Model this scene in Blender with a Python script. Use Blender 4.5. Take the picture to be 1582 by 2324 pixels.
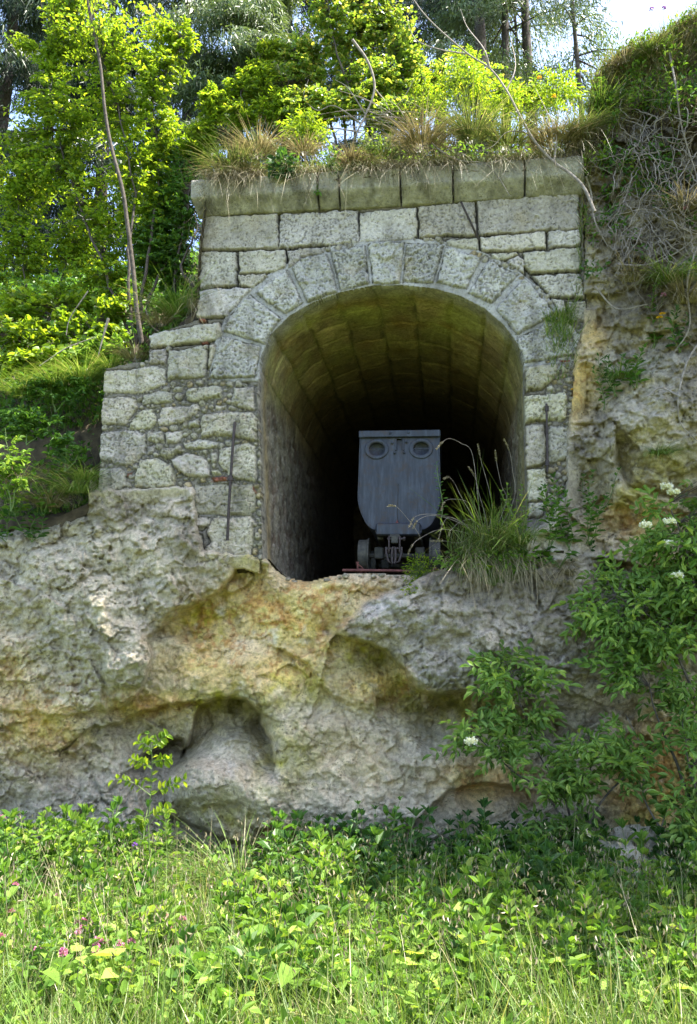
import bpy, math, random
import numpy as np
R = math.radians
rng = np.random.default_rng(7)
random.seed(7)
for o in list(bpy.data.objects): bpy.data.objects.remove(o)
scene = bpy.context.scene
# ------------------------------------------------------------------ camera, sky, sun, exposure
F_PX, PITCH, YAW, YF, EYE = 2000.0, R(10), R(6.5), 7.4, 1.6
cam_d = bpy.data.cameras.new('camera'); cam = bpy.data.objects.new('camera', cam_d)
scene.collection.objects.link(cam); scene.camera = cam
cam.location = (0, 0, EYE); cam.rotation_euler = (R(90) + PITCH, 0, 0)
cam_d.sensor_fit = 'HORIZONTAL'; cam_d.sensor_width = 36; cam_d.lens = 36 * F_PX / 1582
cam_d.clip_start = 0.05; cam_d.clip_end = 2000
SUN = np.array([0.40, -0.008, 0.90]); SUN /= np.linalg.norm(SUN)
w = bpy.data.worlds.new('World'); scene.world = w; w.use_nodes = True
nt = w.node_tree; nt.nodes.clear()
sky = nt.nodes.new('ShaderNodeTexSky'); sky.sky_type = 'NISHITA'; sky.sun_disc = False
sky.sun_elevation = math.asin(SUN[2]); sky.sun_rotation = math.atan2(SUN[0], SUN[1])
sky.air_density = 0.8; sky.dust_density = 2.2; sky.ozone_density = 1.0
bg = nt.nodes.new('ShaderNodeBackground'); bg.inputs['Strength'].default_value = 0.15
out = nt.nodes.new('ShaderNodeOutputWorld')
nt.links.new(sky.outputs[0], bg.inputs[0]); nt.links.new(bg.outputs[0], out.inputs[0])
sd = bpy.data.lights.new('sun', 'SUN'); sd.energy = 4.5; sd.angle = R(0.53); sd.color = (1.0, 0.94, 0.84)
so = bpy.data.objects.new('sun', sd); scene.collection.objects.link(so); so.location = (4, 2, 14)
from mathutils import Vector
so.rotation_euler = Vector(SUN).to_track_quat('Z', 'Y').to_euler()
scene.view_settings.view_transform = 'Standard'; scene.view_settings.look = 'None'
scene.view_settings.gamma = 1.0; scene.view_settings.exposure = 2.3
scene.render.engine = 'CYCLES'
cy = scene.cycles
cy.max_bounces = 7; cy.diffuse_bounces = 4; cy.glossy_bounces = 2; cy.transmission_bounces = 5
cy.transparent_max_bounces = 6; cy.caustics_reflective = False; cy.caustics_refractive = False
cy.use_denoising = True; cy.sample_clamp_indirect = 6
# ------------------------------------------------------------------ geometry helpers
CP, SP = math.cos(PITCH), math.sin(PITCH)
NF = np.array([math.sin(YAW), math.cos(YAW), 0.0]); EF = np.array([math.cos(YAW), -math.sin(YAW), 0.0])
CAM = np.array([0, 0, EYE])
def ray(px, py):
    px = np.asarray(px, float); py = np.asarray(py, float)
    cx = (px - 791) / F_PX; cyy = (1161.5 - py) / F_PX
    return np.stack([cx, CP - cyy * SP, SP + cyy * CP], -1)
def at(px, py, Y):
    d = ray(px, py); return CAM + d * (np.asarray(Y) / d[..., 1])[..., None]
def onface(px, py, relief=0.0):            # point on the wall plane (relief = metres in front of it)
    d = ray(px, py); t = (YF * math.cos(YAW) - np.asarray(relief)) / (d @ NF)
    return CAM + d * t[..., None]
def uv_of(p): q = np.asarray(p) - np.array([0, YF, 0]); return np.stack([q @ EF, q[..., 2]], -1)
def face_pt(u, v, h):                       # wall coordinates back to the world
    u = np.asarray(u, float); return np.array([0, YF, 0]) + u[..., None] * EF - np.asarray(h)[..., None] * NF + np.asarray(v)[..., None] * np.array([0, 0, 1.0])
KS = 1582 / 2789
def conv(zone, pts):
    ox, oy, s = dict(A=(700, 600, 1.0746), B=(300, 1200, .5689), C=(1900, 1100, .562), D=(1350, 1650, .3477), E=(1400, 1500, .6321), S=(0, 0, 1))[zone]
    return [((ox + s * x) * KS, (oy + s * y) * KS) for x, y in pts]
def face_poly(zone, pts): a = np.array(conv(zone, pts)); return uv_of(onface(a[:, 0], a[:, 1]))
def link(o, parent=None):
    scene.collection.objects.link(o)
    if parent is not None: o.parent = parent
    return o
def tag(o, label=None, cat=None, group=None, kind=None):
    if label: o['label'] = label
    if cat: o['category'] = cat
    if group: o['group'] = group
    if kind: o['kind'] = kind
    return o
def empty(name, loc, label, cat, group=None):
    o = bpy.data.objects.new(name, None); o.location = tuple(float(c) for c in loc); o.empty_display_size = .1
    link(o); return tag(o, label, cat, group)
def mesh_obj(name, V, Fs, mat, parent=None, col=None, smooth=True, base=None):
    """V (n,3) world coords; Fs list of int arrays (each (m,3) or (m,4)); one mesh object."""
    V = np.asarray(V, np.float32)
    if base is None and parent is not None: base = np.array(parent_base(parent))
    off = np.zeros(3) if base is None else np.asarray(base, float)
    me = bpy.data.meshes.new(name)
    if isinstance(Fs, np.ndarray): Fs = [Fs]
    Fs = [np.asarray(f, np.int32) for f in Fs if len(f)]
    nl = sum(f.size for f in Fs); nf = sum(len(f) for f in Fs)
    me.vertices.add(len(V)); me.vertices.foreach_set('co', (V - off.astype(np.float32)).ravel())
    me.loops.add(nl); me.loops.foreach_set('vertex_index', np.concatenate([f.ravel() for f in Fs]))
    tot = np.concatenate([np.full(len(f), f.shape[1], np.int32) for f in Fs])
    start = np.concatenate([[0], np.cumsum(tot)[:-1]]).astype(np.int32)
    me.polygons.add(nf); me.polygons.foreach_set('loop_start', start)
    me.polygons.foreach_set('use_smooth', np.full(nf, smooth, bool))
    me.update(calc_edges=True)
    if col is not None:
        ca = me.color_attributes.new('Col', 'FLOAT_COLOR', 'POINT')
        c4 = np.ones((len(V), 4), np.float32); c4[:, :3] = col; ca.data.foreach_set('color', c4.ravel())
    me.materials.append(mat)
    o = bpy.data.objects.new(name, me)
    if parent is None and base is not None: o.location = tuple(float(c) for c in base)
    return link(o, parent)
def parent_base(p):
    l = np.array(p.location); return l if p.parent is None else l + parent_base(p.parent)
class MB:                                    # collects simple solids into one mesh
    def __init__(s): s.V = []; s.F3 = []; s.F4 = []; s.n = 0
    def add(s, V, F):
        V = np.asarray(V, float); F = np.asarray(F, int) + s.n
        s.V.append(V); (s.F3 if F.shape[1] == 3 else s.F4).append(F); s.n += len(V)
    def tube(s, pts, r, k=6, cap=True):
        P = np.asarray(pts, float); n = len(P); r = np.broadcast_to(np.asarray(r, float), (n,))
        T = np.gradient(P, axis=0); T /= np.linalg.norm(T, axis=1)[:, None] + 1e-9
        up = np.array([0, 0, 1.0]) if abs(T[:, 2]).mean() < .8 else np.array([1.0, 0, 0])
        A = np.cross(T, up); A /= np.linalg.norm(A, axis=1)[:, None] + 1e-9; B = np.cross(T, A)
        th = np.arange(k) * 2 * np.pi / k
        V = P[:, None] + r[:, None, None] * (np.cos(th)[None, :, None] * A[:, None] + np.sin(th)[None, :, None] * B[:, None])
        i = np.arange(n - 1)[:, None] * k; j = np.arange(k)[None]; j2 = (j + 1) % k
        F = np.stack([i + j, i + j2, i + k + j2, i + k + j], -1).reshape(-1, 4)
        s.add(V.reshape(-1, 3), F)
        if cap:
            for e, idx in ((0, 0), (n - 1, (n - 1) * k)):
                ring = V[e]; c = ring.mean(0)
                s.add(np.vstack([ring, c]), np.array([[a, (a + 1) % k, k] for a in range(k)]))
    def box(s, c, size, M=None, bev=0.0):
        c = np.asarray(c, float); h = np.asarray(size, float) / 2
        if bev <= 0:
            V = np.array([[x, y, z] for x in (-1, 1) for y in (-1, 1) for z in (-1, 1)]) * h
            F = np.array([[0, 1, 3, 2], [4, 6, 7, 5], [0, 4, 5, 1], [2, 3, 7, 6], [0, 2, 6, 4], [1, 5, 7, 3]])
        else:
            V = []
            for x in (-1, 1):
                for y in (-1, 1):
                    for z in (-1, 1):
                        b = min(bev, h.min() * .9); q = np.array([x, y, z])
                        for a in range(3):
                            w_ = h - b; w_[a] = h[a]; V.append(q * w_)
            V = np.array(V); ix = lambda x, y, z, a: ((x > 0) * 4 + (y > 0) * 2 + (z > 0)) * 3 + a
            F = []
            F += [[ix(x, -1, -1, 0), ix(x, 1, -1, 0), ix(x, 1, 1, 0), ix(x, -1, 1, 0)] for x in (-1, 1)]
            F += [[ix(-1, y, -1, 1), ix(1, y, -1, 1), ix(1, y, 1, 1), ix(-1, y, 1, 1)] for y in (-1, 1)]
            F += [[ix(-1, -1, z, 2), ix(1, -1, z, 2), ix(1, 1, z, 2), ix(-1, 1, z, 2)] for z in (-1, 1)]
            for x in (-1, 1):
                for y in (-1, 1): F.append([ix(x, y, -1, 0), ix(x, y, 1, 0), ix(x, y, 1, 1), ix(x, y, -1, 1)])
            for x in (-1, 1):
                for z in (-1, 1): F.append([ix(x, -1, z, 0), ix(x, 1, z, 0), ix(x, 1, z, 2), ix(x, -1, z, 2)])
            for y in (-1, 1):
                for z in (-1, 1): F.append([ix(-1, y, z, 1), ix(1, y, z, 1), ix(1, y, z, 2), ix(-1, y, z, 2)])
            T = [[ix(x, y, z, 0), ix(x, y, z, 1), ix(x, y, z, 2)] for x in (-1, 1) for y in (-1, 1) for z in (-1, 1)]
            if M is not None: V = V @ np.asarray(M).T
            V = V + c; s.add(V, F); s.add(V, T); return
        if M is not None: V = V @ np.asarray(M).T
        s.add(V + c, F)
    def lathe(s, prof, c, axis, k=28):       # prof: (along axis, radius)
        axis = np.asarray(axis, float); axis /= np.linalg.norm(axis)
        up = np.array([0, 0, 1.0]) if abs(axis[2]) < .9 else np.array([1.0, 0, 0])
        A = np.cross(axis, up); A /= np.linalg.norm(A); B = np.cross(axis, A)
        th = np.arange(k) * 2 * np.pi / k
        V = np.array([np.asarray(c) + a * axis + r * (math.cos(t) * A + math.sin(t) * B) for a, r in prof for t in th])
        n = len(prof); F = [[i * k + j, i * k + (j + 1) % k, (i + 1) * k + (j + 1) % k, (i + 1) * k + j] for i in range(n - 1) for j in range(k)]
        s.add(V, F)
    def build(s, name, mat, parent=None, smooth=False, base=None, col=None):
        Fs = []
        if s.F3: Fs.append(np.vstack(s.F3))
        if s.F4: Fs.append(np.vstack(s.F4))
        return mesh_obj(name, np.vstack(s.V), Fs, mat, parent, col, smooth, base)
# ------------------------------------------------------------------ noise
_perm = np.random.default_rng(3).permutation(256); _perm = np.concatenate([_perm, _perm, _perm])
_g = np.random.default_rng(4).normal(size=(256, 3)); _g /= np.linalg.norm(_g, axis=1)[:, None]
def perlin(P):
    P = np.asarray(P, float); I = np.floor(P).astype(int); f = P - I; I = I & 255
    u = f * f * f * (f * (f * 6 - 15) + 10); res = 0
    for dx in (0, 1):
        for dy in (0, 1):
            for dz in (0, 1):
                h = _perm[_perm[_perm[(I[..., 0] + dx) & 255] + ((I[..., 1] + dy) & 255)] + ((I[..., 2] + dz) & 255)]
                g = _g[h]; d = f - np.array([dx, dy, dz])
                wt = (u[..., 0] if dx else 1 - u[..., 0]) * (u[..., 1] if dy else 1 - u[..., 1]) * (u[..., 2] if dz else 1 - u[..., 2])
                res = res + wt * (g * d).sum(-1)
    return res * 1.6
def fbm(P, o=4, gain=.5, ridge=False):
    s = 0; a = 1; t = 0; P = np.asarray(P, float)
    for i in range(o):
        n = perlin(P * 2.03 ** i + i * 17.3)
        if ridge: n = 1 - 2 * np.abs(n)
        s = s + a * n; t += a; a *= gain
    return s / t
def worley(P):                               # F1, F2 - F1 and cell id
    I = np.floor(P).astype(int); f = P - I
    d1 = np.full(P.shape[:-1], 9.0); d2 = d1.copy(); cid = np.zeros(P.shape[:-1], int)
    for dx in (-1, 0, 1):
        for dy in (-1, 0, 1):
            for dz in (-1, 0, 1):
                h = _perm[_perm[_perm[(I[..., 0] + dx) & 255] + ((I[..., 1] + dy) & 255)] + ((I[..., 2] + dz) & 255)]
                q = np.stack([_perm[h + 1], _perm[h + 2], _perm[h + 3]], -1) / 255.0 + np.array([dx, dy, dz]) - f
                d = np.sqrt((q * q).sum(-1)); c = d < d1
                d2 = np.where(c, d1, np.minimum(d2, d)); cid = np.where(c, h, cid); d1 = np.where(c, d, d1)
    return d1, d2 - d1, cid
def facets(P, amp=1.0):                      # broken planar facets: every cell of the stone has its own tilt
    I = np.floor(P).astype(int); f = P - I; d1 = np.full(P.shape[:-1], 9.0); out_ = np.zeros(P.shape[:-1])
    for dx in (-1, 0, 1):
        for dy in (-1, 0, 1):
            for dz in (-1, 0, 1):
                h = _perm[_perm[_perm[(I[..., 0] + dx) & 255] + ((I[..., 1] + dy) & 255)] + ((I[..., 2] + dz) & 255)]
                o = f - np.stack([_perm[h + 1], _perm[h + 2], _perm[h + 3]], -1) / 255.0 - np.array([dx, dy, dz])
                d = (o * o).sum(-1); c = d < d1; v = (o * _g[h]).sum(-1) + .5 * _g[_perm[h + 5]][..., 0]; out_ = np.where(c, v, out_); d1 = np.where(c, d, d1)
    return out_ * amp
def sstep(a, b, x): t = np.clip((x - a) / (b - a), 0, 1); return t * t * (3 - 2 * t)
def inside(poly, X, Y):
    c = np.zeros(X.shape, bool); n = len(poly)
    for i in range(n):
        x1, y1 = poly[i]; x2, y2 = poly[(i + 1) % n]
        if y1 == y2: continue
        k = ((y1 > Y) != (y2 > Y)) & (X < (x2 - x1) * (Y - y1) / (y2 - y1) + x1); c ^= k
    return c
def dist_line(pts, X, Y, closed=False):
    d = np.full(X.shape, 1e9); n = len(pts)
    for i in range(n if closed else n - 1):
        x1, y1 = pts[i]; x2, y2 = pts[(i + 1) % n]; dx, dy = x2 - x1, y2 - y1
        t = np.clip(((X - x1) * dx + (Y - y1) * dy) / (dx * dx + dy * dy + 1e-12), 0, 1)
        d = np.minimum(d, np.hypot(X - x1 - t * dx, Y - y1 - t * dy))
    return d
def grid_faces(nr, nc, keep):
    idx = np.arange(nr * nc).reshape(nr, nc)
    q = np.stack([idx[:-1, :-1], idx[:-1, 1:], idx[1:, 1:], idx[1:, :-1]], -1)
    return q[keep]
def compact(V, F, *attrs):
    used = np.unique(F); m = np.full(len(V), -1); m[used] = np.arange(len(used))
    return (V[used], m[F]) + tuple(a[used] for a in attrs)
# ------------------------------------------------------------------ materials
def mat(name):
    m = bpy.data.materials.new(name); m.use_nodes = True; t = m.node_tree; t.nodes.clear()
    o = t.nodes.new('ShaderNodeOutputMaterial'); return m, t, o
def N(t, kind, **kw):
    n = t.nodes.new(kind)
    for k, v in kw.items():
        if k.startswith('_'): setattr(n, k[1:], v)
        else: n.inputs[k.replace('__', ' ')].default_value = v
    return n
def ramp(t, src, stops):
    r = t.nodes.new('ShaderNodeValToRGB'); t.links.new(src, r.inputs[0]); e = r.color_ramp.elements
    while len(e) < len(stops): e.new(.5)
    for el, (p, c) in zip(e, stops): el.position = p; el.color = (c if len(c) == 4 else (*c, 1)) if not isinstance(c, (int, float)) else (c, c, c, 1)
    return r
def mixc(t, fac, a, b, mode='MIX'):
    m = t.nodes.new('ShaderNodeMix'); m.data_type = 'RGBA'; m.blend_type = mode
    for s, v in ((m.inputs[0], fac), (m.inputs[6], a), (m.inputs[7], b)):
        if hasattr(v, 'links') or hasattr(v, 'is_linked'): t.links.new(v, s)
        else: s.default_value = v if isinstance(v, (int, float)) else (*v, 1)
    return m.outputs[2]
def rock_material(name, scale=1.0, pits=.5, bump=.6, rough=.92, contrast=.35):
    m, t, o = mat(name); L = t.links
    tc = N(t, 'ShaderNodeTexCoord'); geo = tc.outputs['Object']
    at_ = N(t, 'ShaderNodeVertexColor', _layer_name='Col')
    n1 = N(t, 'ShaderNodeTexNoise', Scale=6 * scale, Detail=8.0, Roughness=.65); L.new(geo, n1.inputs['Vector'])
    n2 = N(t, 'ShaderNodeTexNoise', Scale=45 * scale, Detail=6.0, Roughness=.7); L.new(geo, n2.inputs['Vector'])
    v1 = N(t, 'ShaderNodeTexVoronoi', Scale=70 * scale); L.new(geo, v1.inputs['Vector'])
    r1 = ramp(t, n1.outputs[0], [(.3, (1 - contrast,) * 3), (.7, (1 + contrast * .55,) * 3)])
    r2 = ramp(t, n2.outputs[0], [(.32, (1 - contrast * 1.2,) * 3), (.62, (1.12,) * 3)])
    c = mixc(t, 1.0, at_.outputs[0], r1.outputs[0], 'MULTIPLY'); c = mixc(t, 1.0, c, r2.outputs[0], 'MULTIPLY')
    # small dark holes: voronoi cells gated by noise
    n3 = N(t, 'ShaderNodeTexNoise', Scale=11 * scale, Detail=3.0); L.new(geo, n3.inputs['Vector'])
    gate = ramp(t, n3.outputs[0], [(.42, 0), (.62, 1)]); hole = ramp(t, v1.outputs['Distance'], [(.12, 1), (.3, 0)])
    mul = N(t, 'ShaderNodeMath', _operation='MULTIPLY'); L.new(gate.outputs[0], mul.inputs[0]); L.new(hole.outputs[0], mul.inputs[1])
    mp = N(t, 'ShaderNodeMath', _operation='MULTIPLY'); L.new(mul.outputs[0], mp.inputs[0]); mp.inputs[1].default_value = pits
    c = mixc(t, mp.outputs[0], c, (.07, .062, .045))
    b = N(t, 'ShaderNodeBsdfPrincipled', Roughness=rough); b.inputs['Specular IOR Level'].default_value = .2
    L.new(c, b.inputs['Base Color'])
    h = N(t, 'ShaderNodeMath', _operation='SUBTRACT'); L.new(n2.outputs[0], h.inputs[0]); L.new(mp.outputs[0], h.inputs[1])
    h2 = N(t, 'ShaderNodeMath', _operation='ADD'); L.new(h.outputs[0], h2.inputs[0]); L.new(n1.outputs[0], h2.inputs[1])
    bp = N(t, 'ShaderNodeBump', Strength=bump, Distance=.035); L.new(h2.outputs[0], bp.inputs['Height'])
    L.new(bp.outputs[0], b.inputs['Normal']); L.new(b.outputs[0], o.inputs[0]); return m
def leaf_material(name, dark, light, trans=.45, yellow=None, rough=.45, spec=.35, tint=(1.45, 1.4, .7)):
    m, t, o = mat(name); L = t.links
    g = N(t, 'ShaderNodeNewGeometry')
    stops = [(0, dark), (.75, light)] + ([(1, yellow)] if yellow else [])
    r = ramp(t, g.outputs['Random Per Island'], stops)
    n = N(t, 'ShaderNodeTexNoise', Scale=2.2, Detail=2.0); tc = N(t, 'ShaderNodeTexCoord'); L.new(tc.outputs['Object'], n.inputs['Vector'])
    rr = ramp(t, n.outputs[0], [(.3, (.72,) * 3), (.7, (1.2,) * 3)])
    c = mixc(t, 1.0, r.outputs[0], rr.outputs[0], 'MULTIPLY')
    b = N(t, 'ShaderNodeBsdfPrincipled', Roughness=rough); b.inputs['Specular IOR Level'].default_value = spec; L.new(c, b.inputs['Base Color'])
    tr = N(t, 'ShaderNodeBsdfTranslucent'); c2 = mixc(t, 1.0, c, tint, 'MULTIPLY'); L.new(c2, tr.inputs[0])
    mx = N(t, 'ShaderNodeMixShader'); mx.inputs[0].default_value = trans
    L.new(b.outputs[0], mx.inputs[1]); L.new(tr.outputs[0], mx.inputs[2]); L.new(mx.outputs[0], o.inputs[0]); return m
def plain(name, c1, c2, scale=8, rough=.7, metal=0.0, bump=.3, spec=.4, detail=6.0, lo=.35, hi=.65):
    m, t, o = mat(name); L = t.links; tc = N(t, 'ShaderNodeTexCoord')
    n = N(t, 'ShaderNodeTexNoise', Scale=scale, Detail=detail, Roughness=.65); L.new(tc.outputs['Object'], n.inputs['Vector'])
    r = ramp(t, n.outputs[0], [(lo, c1), (hi, c2)])
    b = N(t, 'ShaderNodeBsdfPrincipled', Roughness=rough, Metallic=metal); b.inputs['Specular IOR Level'].default_value = spec
    L.new(r.outputs[0], b.inputs['Base Color'])
    bp = N(t, 'ShaderNodeBump', Strength=bump, Distance=.01); L.new(n.outputs[0], bp.inputs['Height']); L.new(bp.outputs[0], b.inputs['Normal'])
    L.new(b.outputs[0], o.inputs[0]); return m
M_STONE = rock_material('limestone_blocks', .8, .95, .6, contrast=.26)
M_CLIFF = rock_material('cliff_rock', .6, .5, .9, contrast=.36)
M_VAULT = rock_material('vault_stone', .8, .5, .5, contrast=.35)
M_SOIL = plain('dark_soil', (.03, .022, .014), (.11, .085, .05), 9, .95, bump=.8)
M_BARK = plain('grey_bark', (.035, .028, .022), (.11, .09, .07), 30, .9, bump=.6)
M_TWIG = plain('pale_twigs', (.12, .10, .08), (.32, .275, .23), 26, .85)
M_IRON = plain('rusty_iron', (.028, .022, .022), (.075, .055, .05), 40, .6, .3)
M_RUST = plain('red_rust', (.075, .022, .018), (.17, .06, .05), 30, .75, .1)
def haircol(name, c1, c2, tr=.3):
    return leaf_material(name, c1, c2, tr, rough=.55, spec=.25)
M_LIME = leaf_material('lime_leaves', (.09, .175, .02), (.22, .345, .032), .57, (.34, .42, .055), tint=(1.68, 1.48, .52))
M_MID = leaf_material('green_leaves', (.04, .11, .02), (.10, .21, .03), .42)
M_BIRCH = leaf_material('birch_leaves', (.09, .18, .025), (.22, .33, .06), .5, (.45, .42, .12), rough=.35, spec=.5, tint=(1.6, 1.45, .6))
M_ELDER = leaf_material('elder_leaves', (.09, .175, .035), (.20, .32, .075), .42, (.28, .38, .08), spec=.25)
M_DARKG = leaf_material('dark_herb_leaves', (.026, .08, .016), (.075, .17, .035), .38)
M_HERB = leaf_material('meadow_leaves', (.07, .16, .02), (.19, .31, .05), .42, (.29, .38, .08), rough=.6, spec=.15, tint=(1.4, 1.4, .65))
M_GRASS = leaf_material('grass_blades', (.06, .125, .02), (.17, .255, .055), .35, (.36, .33, .17))
M_TUFT = leaf_material('tuft_grass', (.05, .08, .02), (.15, .19, .06), .3, (.36, .30, .18), tint=(1.2, 1.2, .7))
M_STRAW = leaf_material('dry_grass', (.12, .10, .05), (.30, .26, .15), .2, (.46, .41, .27), tint=(1.1, 1.05, .8))
M_NEEDLE = leaf_material('spruce_needles', (.012, .03, .018), (.06, .10, .05), .2)
M_LARCH = leaf_material('larch_needles', (.06, .10, .04), (.14, .20, .08), .3)
M_WHITE = leaf_material('white_petals', (.6, .6, .5), (.8, .8, .7), .3)
M_PINK = leaf_material('pink_petals', (.42, .12, .30), (.62, .28, .48), .3)
M_VIOLET = leaf_material('violet_petals', (.16, .06, .36), (.32, .16, .55), .3)
M_YELLOW = leaf_material('yellow_petals', (.75, .42, .01), (.85, .55, .02), .2)
M_STEM = plain('green_stems', (.06, .11, .02), (.14, .2, .05), 20, .6)
# ================================================================== CLIFF (one sheet of rock, real relief)
OPEN = [(600, 1290), (592, 1120), (584, 900), (590, 815), (612, 762), (655, 718), (710, 687), (775, 663), (845, 649), (915, 648), (985, 655),
        (1045, 672), (1100, 700), (1145, 738), (1175, 780), (1190, 825), (1193, 1000), (1197, 1150), (1200, 1290)]
LIP = [(600, 1262), (625, 1292), (655, 1312), (700, 1320), (745, 1309), (790, 1301), (850, 1302), (900, 1303), (935, 1305), (1000, 1292), (1080, 1278), (1150, 1262), (1205, 1250)]
PORT = [(436, 420), (1340, 360), (1330, 640), (1322, 760), (1303, 850), (1292, 1000), (1285, 1130), (1240, 1200), (1205, 1232), (1150, 1244), (1000, 1270), (900, 1285),
        (790, 1283), (700, 1300), (640, 1285), (600, 1275), (560, 1262), (455, 1255), (440, 1190), (436, 1110), (400, 1105), (210, 1118), (200, 1070), (222, 850), (335, 800), (345, 735), (440, 722), (455, 480)]
CTRL = np.array([(-300,1250,.15),(-300,1600,.3),(-300,1900,.1),(0,1250,.12),(100,1300,.25),(200,1400,.36),(300,1500,.42),(0,1600,.3),(150,1680,.25),(400,1240,.22),(430,1150,.09),(300,1150,.07),(100,1190,-.05),
 (400,1340,.3),(480,1290,.14),(560,1290,.05),(550,1330,-.02),(650,1340,.03),(750,1330,.05),(850,1330,.08),(560,1420,-.08),(650,1440,.06),(750,1420,.05),(450,1430,-.1),(400,1500,.1),(500,1530,.08),(600,1550,.16),(700,1520,.12),
 (500,1555,.17),(590,1585,.2),(425,1600,.1),(650,1680,.2),(530,1620,-.26),(490,1640,-.2),(585,1660,-.2),(530,1705,.12),(540,1760,.36),(600,1800,.30),(480,1790,.33),(450,1780,.28),(390,1700,-.3),(340,1720,-.12),(300,1760,-.02),(230,1760,.08),(480,1850,.06),(420,1880,-.12),(600,1900,.1),(100,1800,.1),(0,1850,.05),
 (800,1425,.32),(840,1400,.38),(900,1370,.42),(1000,1400,.46),(1100,1450,.5),(1200,1440,.4),(1000,1520,.48),(950,1530,.42),(1100,1560,.4),(1200,1560,.35),(880,1330,.2),(1000,1310,.32),(1150,1290,.3),(1250,1270,.28),
 (850,1520,.04),(900,1570,-.06),(1000,1630,-.12),(1100,1660,-.1),(1200,1660,.08),(850,1700,.18),(950,1750,.28),(800,1850,.18),(1000,1830,.3),(1100,1800,.06),(1100,1900,-.04),(1250,1850,-.1),(700,1700,.18),(750,1800,.18),(700,1900,.1),
 (1300,1330,.3),(1400,1300,.2),(1500,1300,.25),(1340,1100,-.06),(1310,900,-.04),(1340,700,-.02),(1440,1000,.38),(1500,950,.42),(1450,1090,.35),(1540,1080,.4),(1400,1190,.02),(1500,1190,.15),(1400,800,.12),(1500,700,.3),(1550,500,.4),(1450,500,.15),
 (1370,500,0),(1450,300,.1),(1550,250,.35),(1380,200,-.1),(1500,1500,.2),(1400,1700,.08),(1500,1800,0),(1350,1900,-.02),(1400,1950,.12),(1700,1900,.2),(1800,1200,.5),(1900,600,.6),(1900,1600,.4),(700,1000,-.3),(800,600,-.3)], float)
def edge(pts, side, amp, wid, PX, PY):
    """a step in the rock: just past the line (on 'side') the surface falls back by amp, healing over wid pixels."""
    d = dist_line(pts, PX, PY); s = np.zeros(PX.shape)
    # signed side by nearest segment normal
    best = np.full(PX.shape, 1e9)
    for (x1, y1), (x2, y2) in zip(pts[:-1], pts[1:]):
        dx, dy = x2 - x1, y2 - y1; t = np.clip(((PX - x1) * dx + (PY - y1) * dy) / (dx * dx + dy * dy), 0, 1)
        q = np.hypot(PX - x1 - t * dx, PY - y1 - t * dy); sg = np.sign(dx * (PY - y1) - dy * (PX - x1)); m = q < best
        s = np.where(m, sg, s); best = np.where(m, q, best)
    sd = d * s * side
    (xa, ya), (xb, yb) = pts[0], pts[1]; (xc, yc), (xd, yd) = pts[-2], pts[-1]; la = math.hypot(xb - xa, yb - ya); lc_ = math.hypot(xd - xc, yd - yc)
    o1 = np.where(np.hypot(PX - xa, PY - ya) < d + 1e-6, np.maximum(0, ((xa - PX) * (xb - xa) + (ya - PY) * (yb - ya)) / la), 0); o2 = np.where(np.hypot(PX - xd, PY - yd) < d + 1e-6, np.maximum(0, ((PX - xd) * (xd - xc) + (PY - yd) * (yd - yc)) / lc_), 0)
    return -amp * sstep(-4, 7, sd) * np.exp(-np.maximum(sd, 0) / wid) * np.exp(-((o1 + o2) / 30) ** 2), sd
def ctrl_relief(PX, PY):
    num = np.zeros(PX.shape); den = np.zeros(PX.shape)
    for x, y, r in CTRL:
        d2 = (PX - x) ** 2 + (PY - y) ** 2; wt = 1 / (d2 + 500) ** 1.6; num += wt * r; den += wt
    return num / den
def clumpy(PX, PY, lst):
    c = np.zeros(PX.shape)
    for x, y, rx, ry, s in lst: c = np.maximum(c, s * np.exp(-(((PX - x) / rx) ** 2 + ((PY - y) / ry) ** 2)))
    return c
E_OVER = [(1010, 1296), (950, 1314), (900, 1336), (835, 1365), (792, 1402), (768, 1440), (815, 1456), (870, 1475), (925, 1515), (945, 1560), (985, 1572), (1050, 1572), (1110, 1588), (1190, 1600), (1270, 1640)]
E_BULB = [(372, 1795), (395, 1845), (450, 1880), (520, 1900), (600, 1925)]
E_NICHE = [(418, 1690), (436, 1635), (455, 1598), (480, 1580), (515, 1577), (560, 1590), (600, 1625), (618, 1680), (622, 1730)]
E_LEFT = [(270, 1604), (306, 1585), (332, 1540), (345, 1480), (338, 1446), (390, 1408), (430, 1378), (478, 1352), (520, 1310), (560, 1285)]
E_LEFT2 = [(-300, 1590), (0, 1610), (100, 1625), (200, 1618), (270, 1604)]
E_BLDR = [(772, 1442), (792, 1405), (835, 1365), (900, 1338), (950, 1312)]
E_BAND = [(150, 1700), (220, 1655), (300, 1625), (370, 1600), (440, 1585)]
E_CAVE = [(300, 1735), (340, 1700), (375, 1672), (410, 1675), (420, 1700)]
E_BASE = [(600, 1880), (700, 1895), (800, 1875), (880, 1885), (960, 1850), (1010, 1790), (1100, 1770), (1200, 1800)]
E_RT = [(1395, 1010), (1400, 1060), (1420, 1110), (1480, 1130), (1560, 1150), (1700, 1150)]
E_RB = [(1385, 1270), (1470, 1290), (1560, 1290), (1700, 1260)]
E_WEB = [(640, 1480), (700, 1500), (720, 1560), (780, 1590), (860, 1640)]
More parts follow.
